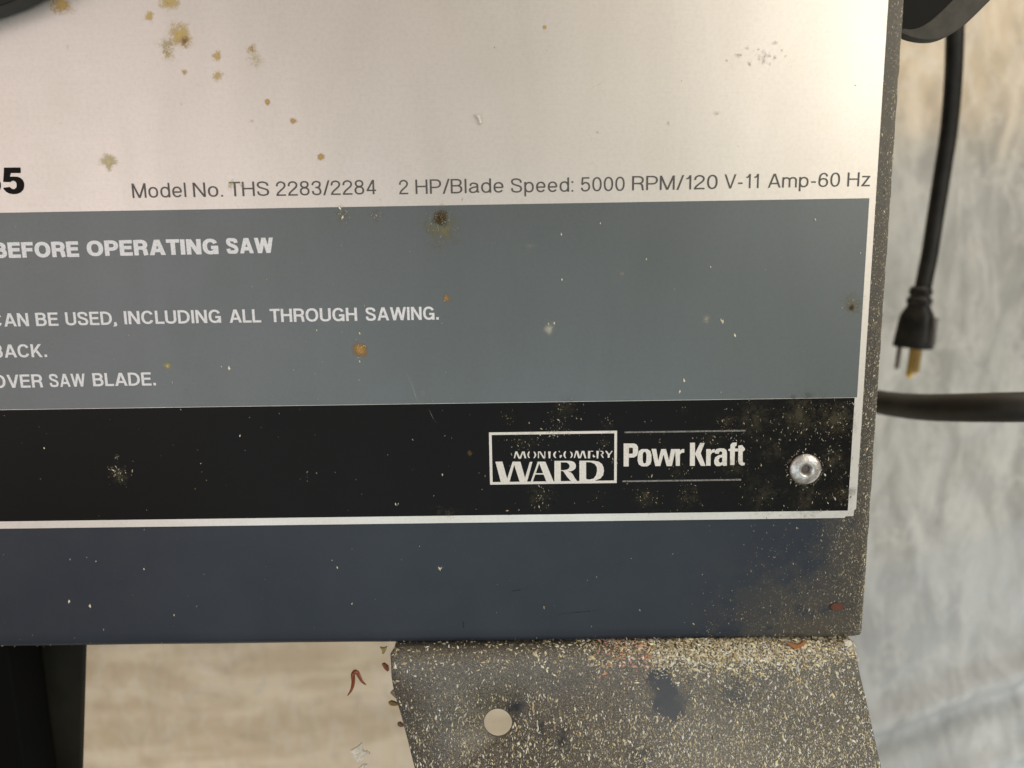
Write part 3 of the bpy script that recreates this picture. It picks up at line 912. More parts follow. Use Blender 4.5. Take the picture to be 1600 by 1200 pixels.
# scratch lines
def scratch(x0, y0, x1, y1, wd, col, s_, Y=-0.0001, parent=None):
    a, b_ = at(x0, y0, Y), at(x1, y1, Y)
    d = Vector((b_.x - a.x, 0, b_.z - a.z)); n_ = Vector((-d.z, 0, d.x)).normalized() * U(wd)
    V, A = [], []
    N = 8
    for i in range(N + 1):
        p = a.lerp(b_, i / N)
        p = p + n_ * 1.5 * math.sin(i * 0.8)
        for s in (-1, 0, 1):
            q = p + n_ * s
            V.append((q.x, Y, q.z)); A.append(s_ * math.sin(math.pi * (i + .5) / (N + 1)) if s == 0 else 0.0)
    Fc = []
    for i in range(N):
        for s in (0, 1):
            Fc.append((i * 3 + s, i * 3 + s + 1, i * 3 + s + 4, i * 3 + s + 3))
    me = mesh_of('scratch', V, Fc)
    me.attributes.new('cover', 'FLOAT', 'POINT').data.foreach_set('value', A)
    me.attributes.new('tint', 'FLOAT_COLOR', 'POINT').data.foreach_set('color', list((*col, 1)) * len(V))
    link('scratch', me, M_stain, parent or plate)


scratch(624, 568, 668, 648, 2.2, (.50, .50, .46), .55)
PYF = P_Y - 0.00016
for (a_, b__, c__, d_, w_, k_) in ((798, 928, 816, 917, 1.6, .8), (850, 968, 960, 945, 1.8, .6), (930, 895, 990, 870, 1.2, .5), (1020, 905, 1080, 930, 1.2, .4), (720, 972, 728, 980, 2.2, .8), (520, 905, 540, 880, 1.0, .3)):
    scratch(a_, b__, c__, d_, w_, (.006, .007, .010), k_, PYF, panel)
for k_ in range(16):
    x_, y_ = rnd.uniform(30, 1300), rnd.uniform(835, 985)
    a_ = rnd.gauss(.6, .9)
    l_ = rnd.uniform(12, 50)
    scratch(x_, y_, x_ + l_ * math.cos(a_), y_ + l_ * math.sin(a_) * .5, rnd.uniform(.5, 1.0), (.16, .16, .16), rnd.uniform(.2, .45), PYF, panel)
for k_ in range(12):
    a_ = k_ * .523
    blob(1257.5 + 26 * math.cos(a_), 732.5 + 26 * math.sin(a_), rnd.uniform(4, 7), (.13, .11, .06), rnd.uniform(.4, .9))
scratch(655, 625, 692, 668, 2.0, (.3, .3, .3), .5)
for k_ in range(26):
    blob(rnd.gauss(1195, 26), rnd.gauss(90, 13), rnd.uniform(2, 5), (.30, .26, .20), rnd.uniform(.3, .7), rnd.uniform(.8, 1.5), rnd.uniform(-1, 1))
for k_ in range(30):
    x_, y_ = rnd.uniform(10, 1360), rnd.uniform(10, 780)
    a_ = rnd.gauss(1.2, .8)
    l_ = rnd.uniform(10, 60)
    scratch(x_, y_, x_ + l_ * math.cos(a_), y_ + l_ * math.sin(a_), rnd.uniform(.6, 1.3), (.62, .60, .55) if y_ < 620 else (.14, .14, .14), rnd.uniform(.15, .4))
scratch(920, 145, 950, 118, 1.6, (.75, .72, .66), .6)

# ------------------------------------------------------------------ pop rivet
def lathe(prof, center, seg=40):
    V, Fc = [], []
    for (r, y) in prof:
        for k in range(seg):
            a = 2 * math.pi * k / seg
            V.append((center[0] + r * math.cos(a), y, center[2] + r * math.sin(a)))
    for i in range(len(prof) - 1):
        for k in range(seg):
            k2 = (k + 1) % seg
            Fc.append((i * seg + k, i * seg + k2, (i + 1) * seg + k2, (i + 1) * seg + k))
    return V, Fc


rc = at(1257.5, 732.5)
mm_ = 0.001
prof = [(4.75 * mm_, -0.0001), (4.85 * mm_, -0.5 * mm_), (4.6 * mm_, -0.85 * mm_), (4.1 * mm_, -1.1 * mm_), (3.3 * mm_, -1.38 * mm_), (2.6 * mm_, -1.5 * mm_), (2.15 * mm_, -1.5 * mm_),
        (1.75 * mm_, -1.35 * mm_), (1.45 * mm_, -0.95 * mm_), (1.3 * mm_, -0.3 * mm_)]
t = NT('rivet_aluminium')
nz = t.noise(700, 4, 0.6)
t.p(Base_Color=t.mix(t.ramp(nz, (0.35, 0.7)), (0.66, 0.64, 0.61), (0.40, 0.37, 0.32)), Metallic=0.75, Roughness=0.36)
t.bump(nz, 0.6, 0.0003)
rivet = link('rivet', mesh_of('rivet', *lathe(prof, rc)), t.m, saw, True)
rivet['label'] = 'round aluminium pop rivet in the black band'
V, Fc = lathe([(1.3 * mm_, -0.3 * mm_), (0.9 * mm_, -0.42 * mm_), (0.35 * mm_, -0.55 * mm_), (0.02 * mm_, -0.5 * mm_)], rc, 20)
link('mandrel', mesh_of('mandrel', V, Fc), simple('rivet_mandrel', (0.16, 0.14, 0.13), 0.5, 0.6, var=.5, scale=2500), rivet, True)

# ------------------------------------------------------------------ splayed leg
TH = math.radians(13)               # forward tilt of the leg face
LB = 0.0048
Z_L = ZB - 0.0006
arc_len = LB * (math.pi / 2 - TH) if False else LB * (math.pi / 2 - TH)
Y_S = 0.0005                        # where the bend begins


def leg_point(x, s):
    """s: distance along the profile, 0 at start of bend"""
    if s < 0:
        return Vector((x, Y_S - s, Z_L))
    th_end = math.pi / 2 - TH
    if s < LB * th_end:
        a = s / LB
        return Vector((x, Y_S - LB * math.sin(a), Z_L - LB * (1 - math.cos(a))))
    a = th_end
    p = Vector((x, Y_S - LB * math.sin(a), Z_L - LB * (1 - math.cos(a))))
    d = Vector((0, -math.cos(a), -math.sin(a)))
    return p + d * (s - LB * th_end)


def leg_coord(x, y):
    """pixel on the flat leg face -> (x, s)"""
    th_end = math.pi / 2 - TH
    p0 = leg_point(0, LB * th_end)
    n_ = np.array([0, -math.sin(th_end), math.cos(th_end)])
    q = on_plane(x, y, p0, n_)
    d = Vector((0, -math.cos(th_end), -math.sin(th_end)))
    return q.x, LB * th_end + (q - p0).dot(d)


BARE = []
for (x, y, r0, r1) in ((1032, 1062, .0018, .0048), (1050, 1098, .003, .0068), (1040, 1085, .0028, .006), (808, 1103, .0008, .0042), (850, 1132, .0, .0040), (880, 1152, .0, .0034), (1150, 1085, .0, .006), (1000, 1190, .0, .006)):
    BARE.append((leg_point(*leg_coord(x, y)), r0, r1))
M_leg = mat_leg()
leftp = [(609, 1022), (611, 1038), (611.5, 1055), (614, 1072), (619, 1092), (627, 1118), (637, 1156), (648, 1200), (660, 1248)]
rightp = [(1334, 1010), (1338, 1025), (1345, 1060), (1357, 1110), (1368, 1160), (1377, 1200), (1386, 1240)]
L_ = [leg_coord(*p) for p in leftp]
R_ = [leg_coord(*p) for p in rightp]
L_[0] = (L_[0][0], L_[0][1])
dl = (L_[-1][0] - L_[-2][0]) / (L_[-1][1] - L_[-2][1])
dr = (R_[-1][0] - R_[-2][0]) / (R_[-1][1] - R_[-2][1])
END = 0.16
xl0 = at(616, 1010).x
xr0 = at(1333, 1003).x
outline = [(xl0, -0.010), (xl0, 0.0)] + L_ + [(L_[-1][0] + dl * (END - L_[-1][1]), END), (R_[-1][0] + dr * (END - R_[-1][1]), END)] + R_[::-1] + [(xr0, 0.0), (xr0, -0.010)]
hx, hs = leg_coord(778, 1130)
HR = 0.00445
HX, HS = hx, hs


def leg_edge_x(s, side):
    pts = ([(xl0, 0.0)] + L_) if side < 0 else ([(xr0, 0.0)] + R_)
    for i in range(len(pts) - 1):
        if pts[i][1] <= s <= pts[i + 1][1]:
            k = (s - pts[i][1]) / max(1e-9, pts[i + 1][1] - pts[i][1])
            return pts[i][0] + k * (pts[i + 1][0] - pts[i][0])
    return pts[-1][0] + (dl if side < 0 else dr) * (s - pts[-1][1])


def build_leg():
    K = 1000.0
    vs = [Vector((x * K, s * K)) for x, s in outline]
    n0 = len(vs)
    hole = [Vector(((hx + HR * math.cos(2 * math.pi * k / 40)) * K, (hs + HR * math.sin(2 * math.pi * k / 40)) * K)) for k in range(40)]
    vs += hole
    edges = [(i, (i + 1) % n0) for i in range(n0)] + [(n0 + k, n0 + (k + 1) % 40) for k in range(40)]
    s = 0.0
    while s < 0.008:                 # rows round the bend
        xs = np.linspace(leg_edge_x(s, -1) + 0.001, leg_edge_x(s, 1) - 0.001, 60)
        vs += [Vector((x * K, s * K)) for x in xs]
        s += 0.0006
    res = delaunay_2d_cdt(vs, edges, [list(range(n0))], 2, 1e-5)
    pts, faces = res[0], res[2]
    keep = []
    for f in faces:
        c = sum((pts[i] for i in f), Vector((0, 0))) / len(f)
        if (c - Vector((hx * K, hs * K))).length < HR * K * 0.995:
            continue
        x, s_ = c.x / K, c.y / K
        if s_ > 0 and not (leg_edge_x(s_, -1) - 1e-5 < x < leg_edge_x(s_, 1) + 1e-5):
            continue
        keep.append(tuple(f))
    V = [leg_point(p.x / K, p.y / K) for p in pts]
    me = mesh_of('leg', V, keep)
    o = link('leg', me, M_leg, saw, True)
    md = o.modifiers.new('thick', 'SOLIDIFY')
    md.thickness = 0.0016
    md.offset = 1 if me.polygons[0].normal.y > 0 else -1
    o['label'] = 'splayed sheet metal leg with a round hole, coated in sawdust'
    # winding so the front faces the camera
    return o


leg = build_leg()

# dark leg at lower left
def build_dark():
    x1 = at(140.5, 1013, 0.028).x
    ptop, pbot = at(140.5, 1013, 0.028), at(135, 1200, 0.028)
    lean = (pbot.x - ptop.x) / (ptop.z - pbot.z)
    V, Fc = box(x1 - 0.030, x1, 0.028, 0.0302, -0.36, ZB - 0.0002)
    V2, F2 = box(x1 - 0.0325, x1 - 0.030, 0.028, 0.075, -0.36, ZB - 0.0002)
    o_ = len(V)
    V += V2
    V = [(x + lean * (ZB - z), y, z) for x, y, z in V]
    Fc += [tuple(i + o_ for i in f) for f in F2]
    x2 = x1 - 0.017
    V2, F2 = box(x2 - 0.10, x2, 0.010, 0.0272, -0.36, ZB - 0.0002)
    o = link('inner_leg', mesh_of('inner_leg', V, Fc), M_dark, saw)
    o['label'] = 'dark inner leg in shadow below the panel'
    o2 = link('inner_bracket', mesh_of('inner_bracket', V2, F2), simple('black_steel', (0.002, 0.002, 0.0018), 0.7, spec=.08), saw)
    for q in (o, o2):
        bv = q.modifiers.new('b', 'BEVEL'); bv.width = 0.0007; bv.segments = 2


build_dark()

# black lever over the upper left of the plate
def build_lever():
    Yf = -0.0045
    pts = [(-60, 45), (-30, 38.5), (0, 29.5), (20, 23), (40, 15.8), (56, 8.6), (72, 0.6), (90, -9), (112, -24), (130, -44), (136, -66), (128, -90), (100, -110), (40, -112), (-60, -95)]
    P = catmull([Vector((at(x, y, Yf + .003).x, at(x, y, Yf + .003).z)) for x, y in pts], 5, True)
    V, Fc = prism([(p.x, p.y) for p in P], Yf - 0.004, Yf + 0.003)
    o = link('lever', mesh_of('lever', V, Fc), M_lever, saw)
    bv = o.modifiers.new('b', 'BEVEL'); bv.width = 0.0012; bv.segments = 3; bv.limit_method = 'ANGLE'
    o['label'] = 'black lever reaching over the upper left of the nameplate'
    # boss that fixes it to the cabinet
    c_ = at(30, -60, 0)
    V, Fc = lathe([(0.007, Yf + 0.002), (0.007, 0.0008)], c_, 24)
    link('lever_boss', mesh_of('lever_boss', V, Fc), M_lever, o, True)


build_lever()

# rounded dark casting behind the upper right edge
def build_casting():
    Yf, Yb = 0.030, 0.045
    outer = [(1380, 40), (1398, 52), (1414, 59.5), (1430, 64), (1445, 65.5), (1460, 64.3), (1475, 59.5), (1490, 50.5), (1504, 40), (1525, 20), (1546, -1), (1590, -44), (1630, -90), (1600, -150), (1450, -160), (1380, -120)]
    inner = [(1392, 36), (1410, 47), (1422, 48), (1435, 44), (1450, 34.5), (1468, 18), (1485, 1), (1525, -40), (1570, -90), (1550, -120), (1450, -130), (1400, -100)]
    O = catmull([Vector((at(x, y, Yf).x, at(x, y, Yf).z)) for x, y in outer], 5, True)
    I = catmull([Vector((at(x, y, Yf).x, at(x, y, Yf).z)) for x, y in inner], 5, True)
    K = 1000
    n0, n1 = len(O), len(I)
    res = delaunay_2d_cdt([v * K for v in O + I], [(n0 + k, n0 + (k + 1) % n1) for k in range(n1)], [list(range(n0))], 2, 1e-4)
    pts, faces = [p / K for p in res[0]], res[2]

    def inside(p, poly):
        c_ = False
        for i in range(len(poly)):
            a, b_ = poly[i], poly[i - 1]
            if (a.y > p.y) != (b_.y > p.y) and p.x < (b_.x - a.x) * (p.y - a.y) / (b_.y - a.y) + a.x:
                c_ = not c_
        return c_
    rim = [tuple(f) for f in faces if not inside(sum((pts[i] for i in f), Vector((0, 0))) / len(f), I)]
    V = [(p.x, Yf, p.y) for p in pts]
    me = mesh_of('casting', V, rim)
    o = link('casting', me, M_bracket, saw)
    sd = o.modifiers.new('t', 'SOLIDIFY'); sd.thickness = 0.004; sd.offset = 0
    bv = o.modifiers.new('b', 'BEVEL'); bv.width = 0.0008; bv.segments = 3; bv.limit_method = 'ANGLE'
    o['label'] = 'dark rounded metal fitting behind the top right edge'
    V2, F2 = prism([(p.x, p.y) for p in I], Yf - 0.0015, Yf + 0.0015)  # black slab filling the hollow, its shade painted as colour
    link('casting_hollow_shade', mesh_of('casting_hollow_shade', V2, F2), simple('hollow_shade_black', (0.006, 0.006, 0.004), 0.7, spec=.2), o)


build_casting()

# ------------------------------------------------------------------ cords
def depth_path(pts):
    return catmull([at(x, y, Y) for x, y, Y in pts], 8)


cord = bpy.data.objects.new('power_cord', None)
C.objects.link(cord)
cord.empty_display_size = 0.02
PY = 0.275
end = at(1441, 452, PY)
cord.location = at(1425, 590, PY)
tag(cord, 'black power cord hanging with its three prong plug behind the right edge', 'power cord')
bpy.context.view_layer.update()
path = depth_path([(1490, -140, 0.25), (1492, -40, 0.255), (1492, 50, 0.26), (1489, 130, 0.265), (1483, 200, 0.27), (1474, 260, 0.273), (1463, 330, 0.275), (1453, 395, PY), (1444, 440, PY), (1441, 458, PY)])
V, Fc = tube(path, 0.0051, 20)
link('cord', mesh_of('cord', V, Fc), M_rubber, cord, True)


def loft(sections, seg=24, power=3.0):
    """sections: (center Vector, half width, half depth, axis_x Vector, axis_y Vector)"""
    V, Fc = [], []
    for (c_, hw, hd, ax, ay) in sections:
        for k in range(seg):
            a = 2 * math.pi * k / seg
            ca, sa = math.cos(a), math.sin(a)
            ex = 2 / power
            V.append(c_ + ax * hw * math.copysign(abs(ca) ** ex, ca) + ay * hd * math.copysign(abs(sa) ** ex, sa))
    n = len(sections)
    for i in range(n - 1):
        for k in range(seg):
            k2 = (k + 1) % seg
            Fc.append((i * seg + k, i * seg + k2, (i + 1) * seg + k2, (i + 1) * seg + k))
    Fc.append(tuple(range(seg - 1, -1, -1)))
    Fc.append(tuple((n - 1) * seg + k for k in range(seg)))
    return V, Fc


top = at(1440, 448, PY)
bot = at(1426, 543, PY)
ax_d = (bot - top).normalized()
ax_r = Vector((0, 1, 0)).cross(ax_d).normalized()
if ax_r.x < 0:
    ax_r = -ax_r
ax_f = ax_d.cross(ax_r).normalized()
yaw = Matrix.Rotation(math.radians(42), 3, ax_d)
pr, pf = yaw @ ax_r, yaw @ ax_f
Lp = (bot - top).length
sec = []
for (t_, hw, hd) in ((0, .0056, .0056), (.06, .0066, .0062), (.12, .0066, .0062), (.13, .0058, .0058), (.17, .0058, .0058), (.18, .0072, .0066), (.27, .0074, .0068), (.28, .0066, .0062), (.33, .0068, .0064),
                     (.40, .0096, .008), (.48, .0112, .0092), (.60, .0118, .0098), (.85, .0128, .0108), (.97, .0133, .0112), (1.0, .0128, .0108)):
    sec.append((top + ax_d * Lp * t_, hw * (.88 if hw > .008 else 1), hd * (.88 if hw > .008 else 1), pr, pf))
V, Fc = loft(sec, 28, 3.2)
plug = link('plug', mesh_of('plug', V, Fc), M_rubber, cord, True)
# grip ribs on the right flank
for k in range(9):
    c_ = top + ax_d * Lp * (.50 + .05 * k) + pr * .0108
    V, Fc = loft([(c_ - ax_d * .0005, .0016, .0062, pr, pf), (c_ + ax_d * .0005, .0016, .0062, pr, pf)], 12, 3)
    link('grip_rib', mesh_of('grip_rib', V, Fc), simple('worn_rubber', (0.055, 0.046, 0.038), .5) if k == 0 else bpy.data.materials['worn_rubber'], plug)


def prong(off_r, off_f, L, hw, hd, mat, nm, lab, power=5):
    c0 = bot + pr * off_r + pf * off_f - ax_d * 0.001
    V, Fc = loft([(c0, hw, hd, pr, pf), (c0 + ax_d * L * .9, hw, hd, pr, pf), (c0 + ax_d * L, hw * .75, hd * .6, pr, pf)], 16, power)
    o = link(nm, mesh_of(nm, V, Fc), mat, plug)
    o['label'] = lab


prong(-.0078, .000, .0165, .0010, .0032, M_steel, 'prong', 'dull steel flat prong at the left')
prong(.0046, .000, .0175, .0010, .0034, M_brass, 'prong', 'brass flat prong at the right')
prong(-.0006, -.0045, .0215, .0023, .0023, M_brass, 'prong', 'round brass ground prong in the middle', 2)

# thick cable crossing to the right
cable = bpy.data.objects.new('cable', None)
path = depth_path([(700, 470, 0.30), (900, 520, 0.28), (1100, 570, 0.25), (1290, 612, 0.21), (1340, 622, 0.185), (1378, 629, 0.165), (1410, 633.5, 0.145), (1450, 636.5, 0.12), (1500, 637, 0.10), (1560, 636.5, 0.085), (1620, 635.5, 0.077), (1700, 634, 0.072), (1800, 636, 0.07), (2000, 650, 0.075), (2300, 700, 0.09), (2600, 800, 0.12)])
V, Fc = tube(path, 0.0062, 24)
bpy.data.objects.remove(cable)
cable = link('cable', mesh_of('cable', V, Fc), M_hose, None, True)
tag(cable, 'thick dusty black cable running right from behind the cabinet edge', 'cable')

# ------------------------------------------------------------------ sawdust
def flecks(name, items, label, cat='sawdust'):
    """items: (pos, normal, along, length, width, colour)"""
    V, Fc, Col = [], [], []
    for (p, n_, al, L, W, col) in items:
        sd = n_.cross(al).normalized()
        o = len(V)
        b1, b2 = rnd.uniform(.25, .5), rnd.uniform(.2, .5)
        h_ = rnd.uniform(.25, .6) * W
        V += [p - al * L / 2, p + sd * W / 2 + al * L * (b1 - .4), p + al * L / 2 + sd * W * rnd.uniform(-.3, .3), p - sd * W / 2 + al * L * (b2 - .4), p + n_ * h_]
        Fc += [(o, o + 1, o + 4), (o + 1, o + 2, o + 4), (o + 2, o + 3, o + 4), (o + 3, o, o + 4)]
        Col += [(*col, 1)] * 5
    me = mesh_of(name, V, Fc)
    ct = me.attributes.new('tint', 'FLOAT_COLOR', 'POINT')
    ct.data.foreach_set('color', np.array(Col, dtype=np.float32).ravel())
    o = link(name, me, M_fleck)
    tag(o, label, cat, kind='stuff')
    return o


PALETTE = [(.80, .72, .48), (.70, .62, .40), (.62, .52, .30), (.86, .82, .64), (.52, .42, .24), (.38, .30, .17), (.74, .70, .58), (.60, .58, .52)]


def pick(bright=1.0):
    c_ = rnd.choice(PALETTE)
    k = rnd.uniform(.55, 1.05) * bright
    return tuple(min(.88, x * k) for x in c_)


def flake_on(p, n_, sz=1.0, bright=1.0, spread=0.5):
    a = math.pi / 2 + rnd.gauss(0, spread)
    up = Vector((0, 0, 1)); rt = Vector((1, 0, 0))
    al = (rt * math.cos(a) + up * math.sin(a))
    al = (al - n_ * al.dot(n_)).normalized()
    L = U(min(7.5, rnd.lognormvariate(math.log(3.0), .45))) * sz
    W = L * rnd.uniform(.2, .42)
    tilt = Vector((rnd.gauss(0, .25), rnd.gauss(0, .15), rnd.gauss(0, .25)))
    n2 = (n_ + tilt).normalized()
    al = (al - n2 * al.dot(n2)).normalized()
    return (p + n_ * W * .12, n2, al, L, W, pick(bright))


NF = Vector((0, -1, 0))
it = []


def plate_fleck(x, y, sz=1.0, br=1.0, Y=None):
    q = at(x, y)
    on_pl = q.x < PR and q.z > PB
    Yq = (-0.00008 if on_pl else P_Y - 0.00002) if Y is None else Y
    if q.x > XR - 0.0026:
        return
    q = at(x, y, Yq)
    it.append(flake_on(q, NF, sz * 1.25, min(1.3, br * 1.25)))


def cluster(x, y, r, n, sz=.7, br=1.0):
    for _ in range(n):
        plate_fleck(rnd.gauss(x, r * .55), rnd.gauss(y, r * .55), sz * rnd.uniform(.6, 1.3), br)


# dirt clumps
cluster(690, 350, 30, 75, .45, .75); cluster(688, 338, 10, 45, .7, .35); cluster(535, 333, 12, 16, .6); cluster(587, 336, 12, 12, .5, .8)
cluster(562, 545, 10, 45, .55, .7); cluster(561, 560, 8, 8, .6); cluster(188, 742, 16, 55, .6, .75); cluster(183, 713, 5, 10, .5, .6)
cluster(262, 572, 4, 8, .8); cluster(1332, 478, 20, 22, .45, .7); cluster(697, 466, 4, 8, .6, .6); cluster(475, 745, 6, 8, .4, .5)
cluster(280, 58, 16, 26, .4, .8); cluster(262, 88, 12, 20, .4, .9); cluster(339, 87, 5, 8, .4, .8); cluster(340, 118, 6, 10, .45, .8); cluster(92, 6, 16, 30, .5, .6)
cluster(265, 3, 10, 16, .45, .8); cluster(850, 948, 3, 5, .8, .8); cluster(691, 887, 4, 6, .8, 1); cluster(620, 788, 3, 4, .7); cluster(691, 741, 1, 3, .8)
for (x, y, r, n) in [(820, 692, 30, 60), (880, 640, 22, 34), (875, 668, 20, 26), (795, 655, 12, 12), (905, 655, 8, 5), (950, 660, 12, 14), (945, 693, 14, 20), (845, 778, 24, 45), (1008, 778, 16, 28), (935, 776, 10, 6),
                     (1075, 772, 24, 30), (1060, 738, 22, 22), (1110, 690, 24, 26), (1140, 668, 16, 34), (1065, 640, 8, 6), (1040, 700, 14, 8), (960, 720, 10, 12), (1155, 690, 20, 24)]:
    cluster(x, y, r, n, .5, .8)
# black band, denser to the right
for _ in range(5200):
    x = rnd.uniform(640, 1333); y = rnd.uniform(624, 800)
    d = max(0, (x - 1090) / 245) ** 1.3 * .5 + (.015 if x > 760 else .004)
    d *= 1.2 if y < 690 else .8
    if rnd.random() < d:
        plate_fleck(x, y, rnd.uniform(.35, .85), rnd.uniform(.55, 1))
for _ in range(70):
    a_ = rnd.uniform(0, 6.28)
    plate_fleck(1257.5 + math.cos(a_) * rnd.uniform(25, 30), 732.5 + math.sin(a_) * rnd.uniform(25, 30), rnd.uniform(.35, .8), rnd.uniform(.6, 1))
# frame sprinkles
for _ in range(40):
    plate_fleck(rnd.uniform(840, 900), rnd.gauss(678, 4), .7, 1)
# whole plate and panel: rare specks
for _ in range(330):
    x, y = rnd.uniform(0, 1380), rnd.uniform(0, 1000)
    if y < 305 and rnd.random() < .82:
        continue
    plate_fleck(x, y, rnd.uniform(.35, .7), rnd.uniform(.45, .9))
# right strip of the panel
for _ in range(3400):
    y = rnd.uniform(-10, 1000)
    xl_ = 1388 - .0654 * y + 1
    x = rnd.uniform(xl_ - (0 if y < 800 else 30), xl_ + 30)
    if rnd.random() < .35 + .5 * min(1, y / 700):
        plate_fleck(x, y, rnd.uniform(.35, .9) * (.9 if y > 500 else .8), rnd.uniform(.5, 1))
# lower right corner of the panel
for _ in range(7000):
    x, y = rnd.uniform(1040, 1352), rnd.uniform(805, 998)
    wx = (x - 1040) / 310; wy = (y - 805) / 193
    d = max(0, wx ** 3 * .55 + wy ** 3 * wx * .75)
    d *= .25 + 1.5 * max(0, .5 + noise.noise(Vector((x * .018, y * .018, 2))) * 1.2)
    if rnd.random() < d:
        plate_fleck(x, y, rnd.uniform(.3, .75), rnd.uniform(.3, .85))
# along the lower hem
for _ in range(500):
    x = rnd.uniform(0, 1345)
    if rnd.random() < .1 + .9 * max(0, (x - 700) / 650):
        plate_fleck(x, 1016 - .0118 * x - abs(rnd.gauss(0, 2)) - 5, .6, .7)
for (x, y, s_) in ((108, 940, 1.5), (140.5, 947, 1.5), (225, 889, .9), (527, 887, .9), (272, 961, .9), (150, 877, .6), (358, 575, 1.5), (562, 521, 1.0), (1148, 524, 1.3), (1129, 503, 1.5), (1127, 500, 1.2), (857, 506, .9),
                   (866, 505, 1.0), (938, 349, .8), (877, 366, 1.0), (535, 340, 1.4), (533, 322, 1.0), (1110, 417, .9), (1010, 405, .8), (878, 437, 1.0), (1069, 594, 1.4), (1062, 612, 1.2), (69, 700, .8), (375, 681, .9),
                   (550, 943, .8), (1289, 742, 1.3), (495, 516, .7), (346, 573, .6), (1345, 395, .6), (1274, 343, .9)):
    q = at(x, y, -0.0001 if y < 800 else P_Y - 0.00003)
    f_ = flake_on(q, NF, 1.0, 1.0, .3)
    it.append((f_[0], f_[1], f_[2], U(5.2 * s_), U(2.6 * s_), (.84, .76, .56)))
flecks('sawdust', it, 'scattered pale sawdust flecks stuck to the nameplate and cabinet panel')

# right bend of the panel: flecks round the curve
it = []
for _ in range(2600):
    z = rnd.uniform(ZB + .002, .075)
    if rnd.random() > .35 + .65 * (0.075 - z) / .2:
        continue
    a = rnd.uniform(0, math.pi / 2)
    n_ = Vector((math.sin(a), -math.cos(a), 0))
    p = Vector((XR - .0026, P_Y + .0026, z)) + n_ * .0026
    al = (Vector((0, 0, 1)) + Vector((n_.y, -n_.x, 0)) * rnd.gauss(0, .5)).normalized()
    L = U(rnd.lognormvariate(math.log(2.6), .4))
    it.append((p, n_, al, L * rnd.uniform(.5, 1.1), L * rnd.uniform(.25, .5), pick(rnd.uniform(.5, 1.1))))
flecks('sawdust', it, 'tan sawdust clinging along the bent right edge of the cabinet')

# leg
it = []
th_end = math.pi / 2 - TH
N_LEG = Vector((0, -math.sin(th_end), math.cos(th_end)))


def bare(p):
    for (c_, r0, r1) in BARE[:6]:
        q = p + Vector((noise.noise(p * 400), 0, noise.noise(p * 400 + Vector((5, 5, 5))))) * .002
        d = (q - c_).length
        if d < r0 * 1.3 + .001 and rnd.random() < .93:
            return True
        if d < r1 * .8 and rnd.random() < .55:
            return True
    return False


def leg_normal(s):
    a = min(max(s / LB, 0), th_end)
    return Vector((0, -math.sin(a), math.cos(a)))


for _ in range(54000):
    s = rnd.uniform(0.0, 0.085)
    x = rnd.uniform(-0.045, 0.135)
    xa, xb = leg_edge_x(s, -1), leg_edge_x(s, 1)
    if not (xa + .0002 < x < xb - .0002):
        continue
    if (x - hx) ** 2 + (s - hs) ** 2 < (HR + .0003) ** 2:
        continue
    u = (x - xa) / (xb - xa)
    v = s / 0.045
    dens = .22 + .45 * min(1, v * 1.4) + .45 * max(0, u - .35)
    if u < .55 and v < .35:
        dens *= .45
    dens *= .55 + .75 * max(0, .6 + noise.noise(Vector((x * 90, s * 90, 0))))
    p = leg_point(x, s)
    if rnd.random() > dens or bare(p):
        continue
    it.append(flake_on(p, leg_normal(s), rnd.uniform(.5, 1.5), rnd.uniform(.7, 1.7) * (.95 + .5 * u), .4))  # paler toward the right: window light painted into the flake colour
for _ in range(42000):
    s = rnd.uniform(0.0, 0.085)
    x = rnd.uniform(-0.045, 0.135)
    xa, xb = leg_edge_x(s, -1), leg_edge_x(s, 1)
    if not (xa + .0002 < x < xb - .0002) or (x - hx) ** 2 + (s - hs) ** 2 < (HR + .0002) ** 2:
        continue
    u = (x - xa) / (xb - xa)
    if rnd.random() > .45 + .6 * u * (.5 + max(0, .5 + noise.noise(Vector((x * 60, s * 60, 7))))):
        continue
    p = leg_point(x, s)
    if bare(p):
        continue
    it.append(flake_on(p, leg_normal(s), rnd.uniform(.2, .5), rnd.uniform(.5, 1.3), .8))
flecks('sawdust', it, 'yellowish sawdust coating the splayed leg below the panel')

# heap along the ledge on top of the bend
it = []
for _ in range(15000):
    u = rnd.random()
    xa, xb = leg_edge_x(0, -1), leg_edge_x(0, 1)
    x = xa + (xb - xa) * u
    dens = .05 + .95 * math.exp(-((u - .70) / .20) ** 2) + .30 * max(0, u - .4)
    if rnd.random() > dens:
        continue
    s = rnd.gauss(.0015, .0045)
    if s < -.0045 or s > .016:
        continue
    n_ = leg_normal(s)
    hh = .0016 * math.exp(-((u - .68) / .17) ** 2) * max(0, 1 - abs(s) / .006)
    p = leg_point(x, s) + n_ * rnd.uniform(0, hh)
    p.z = min(p.z, ZB - .00015) if p.y > P_Y else p.z
    an = rnd.uniform(0, math.pi)
    al = Vector((math.cos(an), math.sin(an) * .7, math.sin(an) * .5)).normalized()
    n2 = (n_ + Vector((rnd.gauss(0, .4), rnd.gauss(0, .4), rnd.gauss(0, .4)))).normalized()
    al = (al - n2 * al.dot(n2)).normalized()
    L = U(rnd.lognormvariate(math.log(4.6), .4))
    col = pick(rnd.uniform(1.0, 1.5))
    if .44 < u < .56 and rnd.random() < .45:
        col = (rnd.uniform(.5, .7), rnd.uniform(.26, .40), rnd.uniform(.16, .28))  # red reflection on the bend painted as reddish flakes
    it.append((p, n2, al, L, L * rnd.uniform(.3, .55), col))
flecks('sawdust', it, 'pale heap of sawdust piled on the ledge where leg meets panel')

